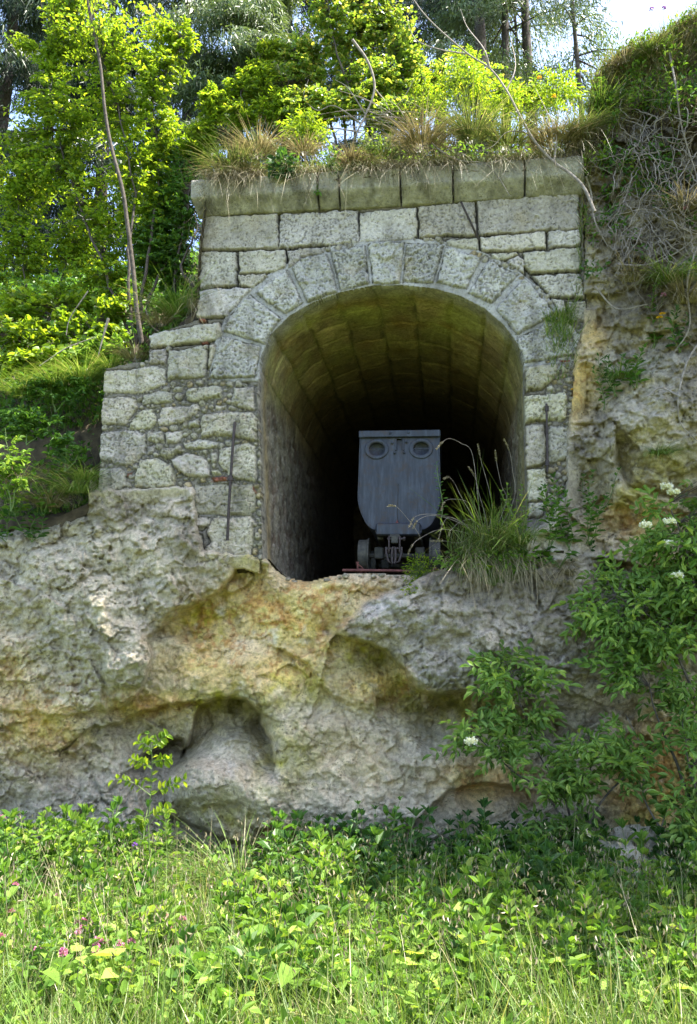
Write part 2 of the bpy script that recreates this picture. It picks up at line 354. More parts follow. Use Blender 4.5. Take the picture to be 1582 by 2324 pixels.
def relief_of(PX, PY):
    Q = onface(PX, PY)
    wx = 14 * perlin(Q * 3.1 + 5); wy = 14 * perlin(Q * 3.1 + 25)
    A, B = PX + wx + 5 * perlin(Q * 12), PY + wy + 5 * perlin(Q * 12 + 9)
    r = ctrl_relief(A, B)
    am_o = .55 + .45 * sstep(790, 980, A)
    for e, sd, am, wd in ((E_OVER, 1, .44, 95), (E_NICHE, 1, .46, 62), (E_BULB, 1, .22, 60), (E_LEFT, 1, .24, 80), (E_LEFT2, 1, .10, 60), (E_BAND, 1, .24, 60), (E_CAVE, 1, .5, 40), (E_BASE, 1, .26, 60), (E_RT, -1, .35, 80), (E_RB, 1, .3, 60), (E_WEB, 1, .12, 60)):
        r = r + edge(e, sd, am, wd, A, B)[0] * (am_o if e is E_OVER else 1)
    P3 = Q - r[..., None] * NF
    smooth = clumpy(PX, PY, [(600, 1440, 150, 110, .62), (720, 1400, 120, 90, .6), (450, 1520, 130, 60, .55), (620, 1540, 190, 60, .6), (560, 1760, 170, 110, .8), (700, 1620, 160, 160, .5), (1100, 1870, 200, 90, .9), (800, 1750, 120, 160, .45), (480, 1900, 110, 60, .8), (760, 1540, 60, 60, .7)])
    rough = 1 - .85 * smooth
    s = np.array([1, 1, 1.35])
    r = r + .055 * fbm(P3 * s * 1.5, 3) + rough * (.075 * fbm(P3 * s * 3.8 + 3, 5, .6) - .04 * np.abs(fbm(P3 * s * 5.5 + 13, 3)) + .030 * fbm(P3 * 14, 4, .7)) + .012 * fbm(P3 * 9, 3) + (.3 + .7 * rough) * .010 * fbm(P3 * 33, 2)
    f1, f21, cid = worley(P3 * 7.5 + .35 * perlin(P3 * 9)[..., None])
    r = r + rough * .028 * np.clip(.55 - f1, 0, 1) * 1.6
    g1, g21, gid = worley(P3 * 2.9 * np.array([1, 1, 1.5]) + .3 * perlin(P3 * 4)[..., None])
    W_ = P3 + .10 * np.stack([perlin(P3 * 3.3), perlin(P3 * 3.3 + 9), perlin(P3 * 3.3 + 19)], -1); W2 = P3 + .03 * np.stack([perlin(P3 * 11), perlin(P3 * 11 + 9), perlin(P3 * 11 + 19)], -1)
    r = r + (.2 + .8 * rough) * (.065 * facets(W_ * np.array([2.6, 2.6, 3.4])) + .040 * facets(W2 * np.array([7., 7, 10]) + 5)) + rough * .016 * facets(P3 * 19 + 3)   # broken slabs and cracks
    CW = P3 + .12 * np.stack([perlin(P3 * 2.7 + 3), perlin(P3 * 2.7 + 13), perlin(P3 * 2.7 + 23)], -1) + .03 * np.stack([perlin(P3 * 13 + 3), perlin(P3 * 13 + 13), perlin(P3 * 13 + 23)], -1)
    _, k21, _ = worley(CW * np.array([2.2, 2.2, 3.6])); crk = np.exp(-(k21 / .022) ** 2) * sstep(-.05, .25, fbm(P3 * 2.3 + 91, 2)); r = r - .035 * crk * (.35 + .65 * rough)
    _, k22, _ = worley(CW * np.array([6, 6, 9.]) + 3); r = r - .014 * np.exp(-(k22 / .04) ** 2) * sstep(0, .3, fbm(P3 * 3.3 + 191, 2)) * rough
    pit = np.clip(fbm(P3 * 19 + 40, 2) - .22, 0, 1)
    pz = sstep(-.1, .35, fbm(P3 * 1.6 + 77, 2)); r = r - rough * .22 * np.minimum(pit, .2) * pz
    return r, Q, smooth
def rock_col(PX, PY, Q, smooth, r):
    n = fbm(Q * 2.6 + 11, 4); n2 = fbm(Q * 9 + 31, 3); n3 = fbm(Q * 5 + 61, 4)
    g = np.array([.60, .52, .39]); c = np.ones(PX.shape + (3,)) * g * (1 + .22 * n2)[..., None]
    def mix(c, m, col): m = np.clip(m, 0, 1)[..., None]; return c * (1 - m) + np.array(col) * m
    c = mix(c, smooth * .8 + .25 * np.clip(n3, 0, 1), (.70, .58, .40))
    och = clumpy(PX, PY, [(650, 1400, 190, 110, 1), (480, 1420, 90, 80, 1), (760, 1340, 130, 40, .8), (560, 1500, 200, 70, .8), (330, 1600, 140, 40, .7), (1310, 880, 45, 70, .9), (1345, 760, 40, 40, .6), (90, 1630, 120, 110, .7), (1100, 1770, 130, 60, .7),
                          (1500, 1760, 120, 140, .95), (1450, 1180, 120, 60, .8), (600, 1900, 120, 40, .5), (30, 1500, 60, 120, .5), (900, 1560, 160, 60, .7), (1500, 1270, 90, 40, .7), (820, 1700, 130, 130, .25)])
    c = mix(c, och * (1.0 + .9 * n), (.88, .60, .19))
    c = mix(c, np.clip(och - .25, 0, 1) * 1.5 * np.clip(n3 * 2.6 + .05, 0, 1), (.62, .32, .10))
    mos = clumpy(PX, PY, [(470, 1400, 90, 60, 1), (850, 1480, 110, 40, 1), (1000, 1590, 160, 30, 1), (940, 1570, 60, 60, 1), (1100, 1620, 140, 60, .8), (500, 1590, 130, 40, .8), (620, 1560, 120, 60, .7), (760, 1450, 80, 60, .7), (640, 1720, 80, 90, .6), (500, 1850, 140, 50, .6), (200, 1640, 200, 60, .5),
                          (60, 1490, 70, 60, .7), (300, 1280, 140, 70, .45), (550, 1280, 60, 30, .8), (1450, 1120, 90, 40, .7), (1500, 1080, 90, 70, .6), (150, 1400, 240, 200, .35), (1480, 1880, 140, 70, .6), (700, 1550, 60, 60, .8)])
    c = mix(c, mos * (.75 + 1.4 * n2 + .5 * n), (.46, .40, .04))
    BLD = [(1010, 1290), (950, 1312), (900, 1336), (835, 1365), (792, 1402), (768, 1440), (815, 1456), (870, 1475), (925, 1515), (945, 1560), (985, 1572), (1050, 1572), (1110, 1588), (1190, 1600), (1290, 1650), (1330, 1500), (1300, 1290)]
    bw = 9 * fbm(Q * 7, 2); bd = dist_line(BLD, PX + bw, PY + bw, True); bi_ = inside(BLD, PX + bw, PY + bw); bm = sstep(-8, 16, np.where(bi_, bd, -bd)); c = mix(c, bm * .92, (.47, .405, .31)); c = mix(c, bm * np.clip(n2 * 2.2, 0, 1) * .8, (.28, .24, .175)); c = mix(c, bm * clumpy(PX, PY, [(860, 1375, 70, 30, .9), (1000, 1540, 60, 40, .6)]), (.58, .53, .46)); och = och * (1 - bm); smooth = smooth * (1 - bm)
    LFT = [(-500, 1200), (420, 1160), (540, 1290), (478, 1352), (430, 1378), (338, 1446), (345, 1480), (332, 1540), (306, 1585), (240, 1604), (100, 1610), (40, 1500), (-60, 1480), (-500, 1560)]
    bd = dist_line(LFT, PX + bw, PY + bw, True); bi_ = inside(LFT, PX + bw, PY + bw); lm_ = sstep(-20, 25, np.where(bi_, bd, -bd)); c = mix(c, lm_ * .6 * (.8 + n), (.57, .50, .385)); c = mix(c, lm_ * np.clip(n2 * 2, 0, 1) * .6, (.33, .31, .24))
    vn = np.exp(-(np.abs(fbm(Q * 4.2 + 201, 4, .6)) / .045) ** 2); c = mix(c, vn * np.clip(och * 1.3, 0, 1) * .8, (.50, .24, .07)); c = mix(c, vn * .3 * (1 - np.clip(och, 0, 1)), (.30, .25, .16))
    cal = np.clip(fbm(Q * 6.5 + 301, 4, .6) * 3.2 - .55, 0, 1); c = mix(c, cal * np.clip(och + .5 * smooth, 0, 1) * .75, (.78, .70, .55))
    c = mix(c, clumpy(PX, PY, [(530, 1625, 75, 38, 1), (370, 1710, 70, 40, .9), (330, 1660, 90, 25, .6), (450, 1915, 90, 30, .8), (1010, 1600, 150, 26, .9), (870, 1500, 60, 30, .8)]) * (.7 + n2), (.16, .14, .035))  # dark mossy tint, with the shade of niche, cave and overhang painted in
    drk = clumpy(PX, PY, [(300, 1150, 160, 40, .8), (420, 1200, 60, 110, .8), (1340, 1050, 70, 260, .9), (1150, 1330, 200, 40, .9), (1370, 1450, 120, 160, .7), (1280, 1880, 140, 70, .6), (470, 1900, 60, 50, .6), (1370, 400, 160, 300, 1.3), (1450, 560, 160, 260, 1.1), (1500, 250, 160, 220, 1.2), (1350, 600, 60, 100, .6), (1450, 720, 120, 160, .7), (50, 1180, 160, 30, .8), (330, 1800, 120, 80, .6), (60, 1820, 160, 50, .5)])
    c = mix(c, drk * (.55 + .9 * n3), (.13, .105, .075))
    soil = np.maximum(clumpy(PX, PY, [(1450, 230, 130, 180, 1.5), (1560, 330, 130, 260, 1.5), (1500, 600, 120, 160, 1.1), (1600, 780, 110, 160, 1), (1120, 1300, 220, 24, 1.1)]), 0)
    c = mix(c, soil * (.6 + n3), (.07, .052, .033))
    lich = np.clip(n3 * 1.8 - .45, 0, .6); c = mix(c, lich * (1 - och), (.60, .55, .47))
    return np.clip(c * 1.08, .02, .8)
def top_line(px):
    return np.interp(px, [-500, 0, 200, 205, 1300, 1312, 1320, 1345, 1400, 1480, 1582, 1950], [1225, 1195, 1150, 1060, 700, 640, 380, 185, 125, 95, 35, -150])
STEP = 3.0
cx_, cy_ = np.arange(-420, 2010, STEP), np.arange(-160, 2110, STEP)
PX, PY = np.meshgrid(cx_, cy_)
use = PY > top_line(PX) - 12
rel = np.zeros(PX.shape); Q = onface(PX, PY); smo = np.zeros(PX.shape)
rr_, qq_, ss_ = relief_of(PX[use], PY[use]); rel[use] = rr_; smo[use] = ss_
tl = top_line(PX); roll = np.clip(1 - (PY - tl) / 38, 0, 1)
rel = rel - .35 * roll ** 2                                             # the brow rolls back
dp = dist_line(PORT, PX, PY, True); inp = inside(PORT, PX, PY)
lipd = dist_line(LIP, PX, PY); rel = rel - .22 * np.clip(1 - lipd / 26, 0, 1) ** 2 * ((PX > 610) & (PX < 1195))
rel = np.where(~inp & (dp < 30) & (PY > 700) & ((PX < 590) | (PX > 1215)), np.maximum(rel, .085 - .002 * dp), rel)
rel = np.where(inp, np.minimum(rel, np.maximum(.02, rel)) - .45 * sstep(0, 26, dp), rel)
lipd = dist_line(LIP, PX, PY)
OPN = OPEN[1:-1] + [(1198, 1246)] + LIP[::-1]
V = onface(PX.ravel(), PY.ravel(), rel.ravel())
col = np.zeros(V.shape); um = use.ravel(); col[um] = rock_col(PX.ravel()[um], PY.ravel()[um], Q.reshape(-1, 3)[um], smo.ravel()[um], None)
fx, fy = (PX[:-1, :-1] + STEP / 2), (PY[:-1, :-1] + STEP / 2)
keep = (fy > top_line(fx) - 6) & ~inside(OPN, fx, fy)
deep = inside(PORT, fx, fy) & (dist_line(PORT, fx, fy, True) > 45); keep &= ~deep
Fc = grid_faces(*PX.shape, keep)[:, ::-1]
V, Fc, col = compact(V, Fc, col)
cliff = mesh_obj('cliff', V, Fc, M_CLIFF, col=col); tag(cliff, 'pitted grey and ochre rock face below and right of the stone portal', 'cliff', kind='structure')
del rr_, qq_, ss_
# ================================================================== HILLSIDE above and behind, MEADOW ground
ZF_U = [-9, -4.5, -2.5, -2.25, -2.12, -1.78, -1.70, -1.45, -1.38, -1.30, 1.95, 2.1, 2.3, 2.6, 3.0, 4.5, 9]
ZF_Z = [2.6, 2.7, 2.95, 3.1, 4.0, 4.15, 4.45, 4.75, 4.9, 6.1, 6.1, 6.25, 6.5, 6.85, 7.25, 8.0, 8.4]
def hz(u, b):
    zf = np.interp(u, ZF_U, ZF_Z); left = sstep(-1.1, -1.6, u)
    zf2 = .5 * sstep(.28, .42, b) * sstep(-2.05, -2.2, u); zl = zf + zf2 + (.95 - .6 * sstep(-2.05, -2.2, u) * (b < .4)) * np.clip(b, 0, 2.6) + .28 * np.clip(b - 2.6, 0, 200)
    up = np.clip(b + .15, 0, .45) / .45
    zc = zf - .10 + .16 * up + .14 * np.clip(b, 0, 2.5) + .26 * np.clip(b - 2.5, 0, 200)
    z = zc * (1 - left) + zl * left
    far = sstep(1.5, 4, b)
    z = z * (1 - far) + far * (6.5 + .26 * np.clip(b - 2, 0, 60) + .12 * np.clip(b - 2, 0, 3) + .35 * np.clip(u, -3, 4) * .3)
    return z
def hill_pt(u, b, dz=0.0): return np.append(face_pt(u, 0.0, -b)[:2], hz(np.array(float(u)), np.array(float(b))) + dz)
ug = np.concatenate([np.arange(-5, 5.5, .06)]); ug = np.concatenate([np.arange(-40, -5, 1.5), ug, np.arange(5.5, 41, 1.5)])
bgd = np.concatenate([np.arange(-.14, 3, .06), np.arange(3, 12, .4), np.arange(12, 60, 3)])
UG, BG = np.meshgrid(ug, bgd); HB = np.where((UG < -1.4) | (UG > 2.05), np.maximum(BG, 0.02), BG)
HZ = hz(UG, HB); P3 = face_pt(UG, HZ, -HB); P3[..., 2] += .07 * fbm(P3 * 1.7, 3) + .03 * fbm(P3 * 7, 3)
P3[0, :, 2] -= .1
hill = mesh_obj('hillside', P3.reshape(-1, 3), grid_faces(*UG.shape, np.ones((UG.shape[0] - 1, UG.shape[1] - 1), bool)), M_SOIL)
tag(hill, kind='structure')
gx = np.concatenate([np.arange(-150, -6, 12), np.arange(-6, 6, .12), np.arange(6, 151, 12)]); gy = np.concatenate([np.arange(-150, 0, 10), np.arange(0, 9, .12), np.arange(9, 10, .5)])
GX, GY = np.meshgrid(gx, gy)
def gz(x, y): return .05 * perlin(np.stack([x * .9, y * .9, 0 * x], -1)) + .14 * sstep(6.0, 7.6, y) * sstep(.2, -1.6, x) + .04 * sstep(6.3, 7.4, y)
G3 = np.stack([GX, GY, gz(GX, GY) * (abs(GX) < 7)], -1)
ground = mesh_obj('ground', G3.reshape(-1, 3), grid_faces(*GX.shape, np.ones((GX.shape[0] - 1, GX.shape[1] - 1), bool)),
                  plain('meadow_soil', (.05, .06, .02), (.12, .15, .045), 6, .95)); tag(ground, kind='structure')
# ================================================================== STONE PORTAL
wall_base = face_pt(0.3, 2.35, 0.0)
portal = empty('stone_portal', wall_base, 'weathered grey stone tunnel portal with round arch and moulded cornice, set into the rock', 'tunnel portal')
VOUS = [('B', [(1035, 255), (1310, 330), (1270, 545), (990, 560), (950, 545)]), ('A', [(283, 540), (395, 630), (335, 725), (180, 675), (210, 615)]),
        ('A', [(420, 448), (478, 575), (408, 612), (300, 535)]), ('A', [(565, 388), (608, 530), (495, 572), (436, 440), (470, 412)]), ('A', [(712, 358), (722, 500), (618, 525), (578, 378)]),
        ('A', [(718, 352), (855, 345), (838, 500), (738, 502)]), ('A', [(862, 350), (1003, 355), (962, 498), (848, 495)]), ('A', [(1008, 362), (1138, 405), (1085, 520), (975, 495)]),
        ('A', [(1170, 410), (1272, 470), (1180, 575), (1090, 535)]), ('A', [(1300, 475), (1420, 610), (1275, 690), (1195, 595)]), ('A', [(1425, 620), (1483, 765), (1300, 795), (1272, 705)])]
BLK = [('A', p) for p in [
    [(103, 250), (385, 240), (388, 370), (96, 375)], [(392, 238), (682, 222), (685, 345), (388, 368)], [(688, 232), (900, 215), (903, 318), (880, 335), (686, 345)],
    [(906, 212), (1117, 190), (1122, 322), (1010, 318), (910, 330)], [(1125, 190), (1500, 160), (1508, 295), (1130, 318)], [(98, 380), (230, 382), (232, 505), (92, 518)],
    [(238, 380), (412, 374), (415, 440), (360, 460), (240, 460)], [(418, 375), (560, 362), (555, 385), (480, 405), (425, 440)], [(1010, 335), (1130, 328), (1132, 375), (1075, 370), (1010, 355)],
    [(1135, 325), (1380, 305), (1382, 365), (1230, 378), (1140, 376)], [(1388, 302), (1508, 296), (1510, 352), (1390, 366)], [(1178, 388), (1270, 378), (1278, 390), (1225, 412), (1180, 405)],
    [(1230, 415), (1280, 392), (1298, 410), (1305, 465), (1260, 440)], [(1295, 385), (1508, 362), (1510, 452), (1325, 460), (1300, 430)], [(237, 466), (340, 462), (345, 475), (290, 515), (240, 508)],
    [(92, 525), (230, 512), (290, 518), (195, 620), (80, 625)], [(1325, 470), (1510, 460), (1528, 550), (1400, 548), (1365, 510)], [(1400, 553), (1450, 560), (1455, 610), (1425, 600)],
    [(1458, 562), (1530, 558), (1530, 640), (1470, 640)], [(1440, 625), (1475, 650), (1505, 690), (1470, 680)], [(1475, 685), (1520, 680), (1525, 735), (1490, 740)]]]
RUB = [('B', p) for p in [
    [(525, 260), (560, 235), (1020, 155), (1040, 250), (1000, 285), (560, 335), (530, 330)], [(527, 380), (550, 355), (640, 350), (655, 400), (640, 455), (525, 450)], [(665, 360), (940, 320), (920, 540), (840, 552), (650, 560)],
    [(945, 325), (985, 312), (998, 330), (945, 520), (930, 515)], [(165, 500), (380, 490), (545, 460), (640, 480), (640, 590), (470, 660), (160, 655)], [(165, 690), (380, 680), (440, 700), (445, 760), (360, 880), (150, 880)],
    [(480, 680), (600, 630), (690, 650), (690, 720), (475, 740)], [(780, 640), (1000, 595), (1040, 620), (1040, 680), (850, 720), (790, 700)], [(1120, 620), (1260, 615), (1265, 780), (1220, 775), (1100, 740)],
    [(1275, 640), (1335, 690), (1350, 800), (1290, 790)], [(440, 790), (560, 760), (575, 860), (540, 910), (370, 910)], [(610, 760), (860, 730), (885, 770), (790, 860), (600, 890), (580, 860)],
    [(700, 610), (770, 610), (760, 650), (690, 640)], [(990, 735), (1070, 735), (1065, 770), (990, 775)], [(905, 800), (1080, 790), (1240, 790), (1290, 830), (1285, 990), (1270, 1000), (1130, 960), (890, 970), (885, 870)],
    [(800, 860), (880, 840), (880, 890), (800, 910)], [(510, 930), (620, 920), (630, 990), (580, 1010), (510, 990)], [(640, 940), (750, 920), (760, 960), (720, 1010), (640, 1010)],
    [(150, 935), (440, 910), (500, 950), (500, 1080), (400, 1160), (330, 1165), (180, 1130), (120, 1120)], [(770, 1010), (880, 975), (1010, 1000), (1000, 1040), (850, 1055), (780, 1040)],
    [(1010, 1050), (1100, 1030), (1240, 1000), (1275, 1030), (1280, 1260), (1260, 1280), (1110, 1250), (1080, 1240), (1010, 1150)], [(500, 1030), (570, 1020), (560, 1080), (510, 1090)],
    [(610, 1050), (760, 1020), (760, 1070), (660, 1125), (590, 1100)], [(680, 1120), (800, 1080), (900, 1100), (945, 1150), (950, 1240), (880, 1260), (770, 1240), (700, 1180)],
    [(460, 1130), (570, 1110), (680, 1160), (720, 1250), (710, 1310), (540, 1335), (415, 1310), (430, 1220)], [(120, 1190), (330, 1180), (365, 1230), (365, 1310), (250, 1370), (130, 1370), (95, 1260)],
    [(950, 1080), (1000, 1070), (1000, 1150), (960, 1150)], [(955, 1200), (1010, 1190), (1040, 1230), (970, 1240)], [(835, 1300), (1240, 1290), (1275, 1330), (1275, 1480), (1240, 1520), (830, 1500), (820, 1380)],
    [(860, 1520), (950, 1530), (950, 1580), (890, 1620), (840, 1600)], [(970, 1530), (1240, 1520), (1270, 1560), (1240, 1800), (1200, 1820), (960, 1815), (905, 1750), (960, 1700), (930, 1640)], [(845, 1650), (890, 1655), (890, 1790), (860, 1780)]]]
RUB += [('C', p) for p in [
    [(355, 650), (575, 628), (600, 700), (540, 770), (470, 810), (355, 835)], [(350, 860), (640, 840), (665, 890), (650, 1020), (620, 1045), (450, 1040), (355, 1060)], [(357, 1070), (500, 1060), (505, 1320), (470, 1355), (370, 1370), (357, 1350)],
    [(525, 1070), (670, 1075), (680, 1230), (660, 1310), (520, 1340)], [(367, 1380), (500, 1370), (520, 1500), (510, 1600), (372, 1620)], [(600, 640), (670, 665), (665, 720), (620, 700)], [(377, 1630), (500, 1620), (480, 1720), (375, 1720)]]]
BRK = [('B', p) for p in [[(955, 1245), (1075, 1245), (1080, 1275), (955, 1280)], [(675, 1312), (720, 1310), (712, 1332), (680, 1330)], [(870, 130), (920, 130), (925, 152), (872, 152)], [(370, 1222), (413, 1212), (372, 1250)], [(890, 296), (942, 290), (942, 305), (895, 310)], [(1245, 1300), (1290, 1360), (1275, 1365), (1250, 1330)]]] + \
      [('C', [(595, 612), (680, 608), (680, 622), (600, 626)])]
du = .0075
U1, V1 = np.meshgrid(np.arange(-2.22, 2.14, du), np.arange(2.28, 5.735, du)[::-1])
W3 = face_pt(U1, V1, 0 * U1)
Uw = U1 + .009 * perlin(W3 * 8) + .007 * perlin(W3 * 26); Vw = V1 + .009 * perlin(W3 * 8 + 30) + .007 * perlin(W3 * 26 + 7)
sid = np.full(U1.shape, -1); dst = np.zeros(U1.shape); free = np.full(U1.shape, .5); info = []
def put(zone, pts, H, bev, rgh, colr, kind):
    p = face_poly(zone, pts); i = len(info); info.append((H, bev, rgh, colr, kind))
    lo, hi = p.min(0) - .25, p.max(0) + .25
    r0 = (V1[:, 0] < hi[1]) & (V1[:, 0] > lo[1]); c0 = (U1[0] < hi[0]) & (U1[0] > lo[0]); ix = np.ix_(r0, c0)
    a, b = Uw[ix], Vw[ix]; d = dist_line(p, a, b, True); ins = inside(p, a, b)
    rnd = .012 if kind != 'rub' else .02                     # rounded corners: shrink then grow
    sid[ix] = np.where(ins, i, sid[ix]); dst[ix] = np.where(ins, d, dst[ix]); free[ix] = np.where(ins, 0, np.minimum(free[ix], d))
st = lambda lo=.86, hi=1.12: rng.uniform(lo, hi)
for z_, p_ in VOUS: put(z_, p_, .042, .02, .014, np.array([0.486, 0.459, 0.410]) * st(.84, 1.12), 'vous')
for z_, p_ in BLK: put(z_, p_, .026, .018, .007, np.array([0.572, 0.529, 0.459]) * st(.74, 1.14) * np.array([1, rng.uniform(.96, 1), rng.uniform(.88, 1.02)]), 'blk')
for z_, p_ in RUB: put(z_, p_, rng.uniform(.028, .05), .04, .014, np.array([0.529, 0.486, 0.400]) * st(.74, 1.14) * np.array([1, rng.uniform(.95, 1), rng.uniform(.85, 1.02)]), 'rub')
for z_, p_ in BRK: put(z_, p_, .02, .01, .005, np.array([.33, .13, .085]), 'brk')
# small packing stones pressed into the mortar
rubzone = inside([tuple(q) for q in face_poly('B', [(150, 660), (640, 330), (1060, 560), (1320, 620), (1320, 1900), (800, 1500), (780, 1340), (90, 1400)])], U1, V1) | \
          inside([tuple(q) for q in face_poly('C', [(560, 380), (820, 300), (820, 640), (700, 760), (690, 1400), (520, 1700), (500, 600)])], U1, V1)
thin = inside([tuple(q) for q in face_poly('A', [(180, 340), (700, 330), (1000, 330), (1600, 640), (1600, 800), (1250, 420), (850, 320), (440, 400)])], U1, V1)
for k in range(420):
    r = rng.uniform(.008, .034) if k < 300 else rng.uniform(.006, .012)
    cand = np.argwhere((sid < 0) & (free > r * .8) & (free < r * 1.7) & (rubzone | thin))
    if len(cand) == 0: continue
    y_, x_ = cand[rng.integers(len(cand))]; cu, cv = U1[y_, x_], V1[y_, x_]
    r = min(r, free[y_, x_] * 1.05); el = rng.uniform(1, 1.5); an = rng.uniform(-.5, .5)
    y0, y1, x0, x1 = max(0, y_ - 14), y_ + 15, max(0, x_ - 14), x_ + 15; sl = (slice(y0, y1), slice(x0, x1))
    du_, dv_ = Uw[sl] - cu, Vw[sl] - cv; a_ = (du_ * math.cos(an) + dv_ * math.sin(an)) / el; b_ = -du_ * math.sin(an) + dv_ * math.cos(an)
    d = r - np.hypot(a_, b_); ins = (d > 0) & (sid[sl] < 0); i = len(info)
    info.append((r * .7 + .006, r * .8, .003, np.array([.39, .35, .27]) * st(.8, 1.15) * (np.array([1.05, .93, .7]) if rng.random() < .2 else 1), 'peb'))
    sid[sl] = np.where(ins, i, sid[sl]); dst[sl] = np.where(ins, d, dst[sl]); free[sl] = np.where(ins, 0, np.minimum(free[sl], np.maximum(-d, 0)))
Hh = np.array([q[0] for q in info]); Bv = np.array([q[1] for q in info]); Rg = np.array([q[2] for q in info]); Cs = np.array([q[3] for q in info]); kinds = [q[4] for q in info]
vflag = np.array([k == 'vous' for k in kinds]); s0 = np.maximum(sid, 0); isst = sid >= 0
dst = np.maximum(dst - .012 * np.clip(fbm(W3 * 14 + 33, 2) - .1, 0, 1) * 3, .0); t_ = np.clip(dst / Bv[s0], 0, 1)
nz = fbm(W3 * 11, 4, .6); nf = fbm(W3 * 34 + 9, 3, .65); w1, w21, wid = worley(W3 * 17)
tilt = np.sin(s0 * 7.1) * .006
fc = facets(W3 * 9) ; hs = Hh[s0] * np.sqrt(1 - (1 - t_) ** 2) + (Rg[s0] * 1.1) * fc + Rg[s0] * (1.3 * nz + .8 * nf) * sstep(0, .5, t_) + tilt
pock = np.clip(.36 - w1, 0, 1) * (.07 * vflag[s0] + .03) * sstep(-.1, .25, nz); hs -= pock * sstep(.2, .9, t_)
joint = np.exp(-free / .006) * (~rubzone)
hm = np.where(rubzone, .004 + .008 * nz + .004 * nf - .012 * np.exp(-free / .005), -.006 + .006 * nz - .030 * np.exp(-(free / .012) ** 2))
inner = dist_line([tuple(q) for q in uv_of(onface(np.array(OPEN)[:, 0], np.array(OPEN)[:, 1]))], U1, V1)
ringm = (inner < .45) & ~isst; hm = np.where(ringm & (V1 > 4.1), .012 + .004 * nz, hm)
hgt = np.where(isst, np.maximum(hs, hm - .004), hm)
ero = sstep(3.2, 2.3, V1) * .02; hgt = hgt + ero * nz
C3 = np.where(isst[..., None], Cs[s0] * (1 + .10 * nf)[..., None], np.array([.25, .22, .185]) * (1 + .25 * nz)[..., None])
C3 = np.where((ringm & (V1 > 4.1))[..., None], np.array([.43, .405, .375]), C3)
dk = np.exp(-(free / .010) ** 2) * (~isst) * (~rubzone) * (~ringm) * .75 + np.exp(-(free / .005) ** 2) * (~isst) * .3; C3 = C3 * (1 - dk[..., None])
mossf = (np.clip(fbm(W3 * 3 + 70, 3) * 1.6 + .05, 0, 1) * .25 * sstep(4.6, 3.6, V1) + .5 * isst * np.exp(-t_ * 2.2) * sstep(4.4, 3.8, V1) * np.clip(nz + .4, 0, 1))[..., None]
C3 = C3 * (1 - mossf) + np.array([.24, .22, .075]) * mossf
pm = sstep(.30, .46, perlin(W3 * 48) + .35 * nz + .1 * vflag[s0] + .13 * np.sin(s0 * 3.3)) * isst; hgt = hgt - .008 * pm; C3 = C3 * (1 - .45 * pm[..., None])
C3 = C3 * (1 - .3 * (np.exp(-(free / .006) ** 2) * (~isst) * rubzone)[..., None]); C3 = C3 * (1 - .35 * (isst * np.exp(-(dst / .006) ** 2))[..., None])
warm = (np.clip(fbm(W3 * 5 + 90, 3) * 2 - .35, 0, 1) * .5 * isst)[..., None]; C3 = C3 * (1 - warm) + np.array([.40, .32, .19]) * warm
drt = (np.clip(fbm(W3 * np.array([7, 7, 2.2]) + 50, 4) * 2.6 - .15, 0, 1) * .55)[..., None]; C3 = C3 * (1 - drt) + np.array([.15, .135, .11]) * drt
lc = (np.clip(fbm(W3 * 13 + 150, 3) * 3 - .9, 0, 1) * .5 * isst)[..., None]; C3 = C3 * (1 - lc) + np.array([.55, .52, .45]) * lc
opn_uv = [tuple(q) for q in uv_of(onface(np.array(OPEN)[:, 0], np.array(OPEN)[:, 1]))]
MASK = [('S', [(806, 850), (2330, 760), (2336, 1060), (2350, 1200), (2335, 1390), (2312, 1500), (2305, 1700), (2290, 1850), (2275, 2000), (2240, 2120), (2130, 2230), (2105, 2245), (1030, 2245), (1000, 2240), (780, 2260), (755, 2120), (750, 2000), (345, 2030), (352, 1900), (385, 1680), (388, 1480),
        (594, 1440), (596, 1345), (790, 1278), (782, 1268), (800, 1000)])]
mk = [tuple(q) for q in face_poly(*MASK[0])]
fu, fv = Uw[:-1, :-1] + du / 2, Vw[:-1, :-1] - du / 2; fid = sid[:-1, :-1]
op_sh = [(u * .9965 + .0012, v) for u, v in opn_uv]
op_sh[0] = (op_sh[0][0], 1.9); op_sh[-1] = (op_sh[-1][0], 1.9)
keep = inside(mk, fu, fv) & ~inside(op_sh, U1[:-1, :-1] + du / 2, V1[:-1, :-1] - du / 2)
# frayed left edge follows the block ends
Vm = face_pt(U1, V1, hgt).reshape(-1, 3); Cm = C3.reshape(-1, 3)
def part_from(name, kp, skirt=False):
    F = grid_faces(*U1.shape, kp); V_, F_, C_ = compact(Vm, F[:, ::-1], Cm)
    if skirt:                                                          # give the outer edge its thickness
        e = np.concatenate([F_[:, [0, 1]], F_[:, [1, 2]], F_[:, [2, 3]], F_[:, [3, 0]]]); key = np.sort(e, 1); k1 = key[:, 0].astype(np.int64) * len(V_) + key[:, 1]
        un, inv, cnt = np.unique(k1, return_inverse=True, return_counts=True); be = e[cnt[inv] == 1]
        mid = uv_of((V_[be[:, 0]] + V_[be[:, 1]]) / 2); do = dist_line(opn_uv, mid[:, 0], mid[:, 1]); q = be[(do > .03)]
        alt = V_ + NF * .5; V2 = np.vstack([V_, alt]); n = len(V_); qi = be[do <= .03]; sk = np.stack([q[:, 0], q[:, 0] + n, q[:, 1] + n, q[:, 1]], -1)
        V3 = np.vstack([V2, V_ + NF * .10]); sk2 = np.stack([qi[:, 0], qi[:, 0] + 2 * n, qi[:, 1] + 2 * n, qi[:, 1]], -1); F_ = np.vstack([F_, sk, sk2]); V_, F_, C_ = compact(V3, F_, np.vstack([C_, C_ * .8, C_ * .8]))
    return mesh_obj(name, V_, F_, M_STONE, portal, C_)
